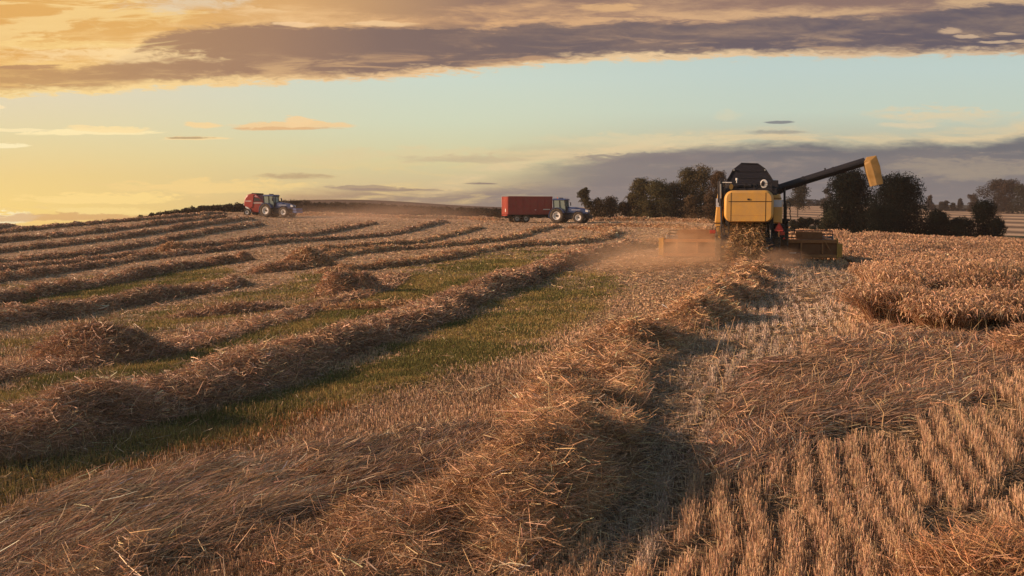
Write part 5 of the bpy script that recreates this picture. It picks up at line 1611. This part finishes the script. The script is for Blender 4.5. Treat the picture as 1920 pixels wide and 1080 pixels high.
MB().hexa([(-0.35, 1.4, 0.5), (0.35, 1.4, 0.5), (0.08, 3.1, 0.45), (-0.08, 3.1, 0.45), (-0.35, 1.4, 0.8), (0.35, 1.4, 0.8), (0.08, 3.1, 0.6), (-0.08, 3.1, 0.6)]).build('drawbar', RED, bl)

# ------------------------------------------------------------------ dust
def dust(name, label, c, r, dens, col, seed, scale=1.2, cut=0.45):
    import bmesh
    me = bpy.data.meshes.new(name); bm = bmesh.new()
    bmesh.ops.create_icosphere(bm, subdivisions=3, radius=1.0)
    bm.to_mesh(me); bm.free()
    o = bpy.data.objects.new(name, me); COL.objects.link(o)
    o.location = c; o.scale = r
    ma = bpy.data.materials.new(name); ma.use_nodes = True
    nt = ma.node_tree; nt.nodes.clear()
    out = nt.nodes.new('ShaderNodeOutputMaterial'); pv = nt.nodes.new('ShaderNodeVolumePrincipled')
    pv.inputs['Color'].default_value = (*col, 1); pv.inputs['Anisotropy'].default_value = 0.1
    tc = nt.nodes.new('ShaderNodeTexCoord')
    ln = nt.nodes.new('ShaderNodeVectorMath'); ln.operation = 'LENGTH'
    nt.links.new(tc.outputs['Object'], ln.inputs[0])
    fa = nt.nodes.new('ShaderNodeMapRange'); fa.interpolation_type = 'SMOOTHSTEP'
    fa.inputs['From Min'].default_value = 1.0; fa.inputs['From Max'].default_value = 0.15
    nt.links.new(ln.outputs['Value'], fa.inputs['Value'])
    no = nt.nodes.new('ShaderNodeTexNoise'); no.inputs['Scale'].default_value = scale; no.inputs['Detail'].default_value = 4
    mp = nt.nodes.new('ShaderNodeMapping'); mp.inputs['Location'].default_value = (seed, seed * 2.1, 0)
    nt.links.new(tc.outputs['Object'], mp.inputs['Vector']); nt.links.new(mp.outputs[0], no.inputs['Vector'])
    fb = nt.nodes.new('ShaderNodeMapRange'); fb.inputs['From Min'].default_value = cut - 0.15; fb.inputs['From Max'].default_value = cut + 0.2
    nt.links.new(no.outputs[0], fb.inputs['Value'])
    mu = nt.nodes.new('ShaderNodeMath'); mu.operation = 'MULTIPLY'
    nt.links.new(fa.outputs[0], mu.inputs[0]); nt.links.new(fb.outputs[0], mu.inputs[1])
    m2 = nt.nodes.new('ShaderNodeMath'); m2.operation = 'MULTIPLY'; m2.inputs[1].default_value = dens
    nt.links.new(mu.outputs[0], m2.inputs[0]); nt.links.new(m2.outputs[0], pv.inputs['Density'])
    nt.links.new(pv.outputs[0], out.inputs['Volume'])
    me.materials.append(ma)
    tag(o, label, 'dust', kind='stuff')


def atpx(px, py, D):
    a = ray_pt(px, py, D); return (float(a[0]), float(D), float(a[2]))


dust('dust_cloud', 'orange dust blowing out left of the combine over its header', atpx(1300, 470, 43.2), (3.6, 3.0, 1.7), 0.8, (0.92, 0.64, 0.38), 1.0, 3.2, 0.56)
dust('dust_cloud', 'thin dust trailing low over the stubble left of the combine', atpx(1250, 485, 42), (5.5, 5.5, 1.1), 0.22, (0.80, 0.56, 0.36), 2.0, 1.5)
dust('dust_cloud', 'small dust puff low behind the right wheels of the combine', atpx(1466, 488, 40.5), (1.3, 1.6, 0.65), 0.7, (0.75, 0.50, 0.32), 3.0, 1.6)
dust('dust_haze', 'pale dust haze drifting over the field between the two tractors', atpx(720, 408, 128), (18, 18, 2.8), 0.032, (0.85, 0.62, 0.45), 4.0, 2.0, 0.35)


# ------------------------------------------------------------------ evening haze in the air
hz = MB().box((-420, -12, -60), (620, 760, 40))
_me = bpy.data.meshes.new('haze'); _me.from_pydata(hz.v, [], hz.f)
ho = bpy.data.objects.new('haze', _me); COL.objects.link(ho)
hm = bpy.data.materials.new('haze'); hm.use_nodes = True; hm.node_tree.nodes.clear()
_o = hm.node_tree.nodes.new('ShaderNodeOutputMaterial'); _p = hm.node_tree.nodes.new('ShaderNodeVolumePrincipled')
_p.inputs['Color'].default_value = (0.92, 0.80, 0.72, 1); _p.inputs['Density'].default_value = 0.00025; _p.inputs['Anisotropy'].default_value = 0.35
hm.node_tree.links.new(_p.outputs[0], _o.inputs['Volume'])
_me.materials.append(hm)
tag(ho, 'thin warm evening haze over the field', 'haze', kind='stuff')
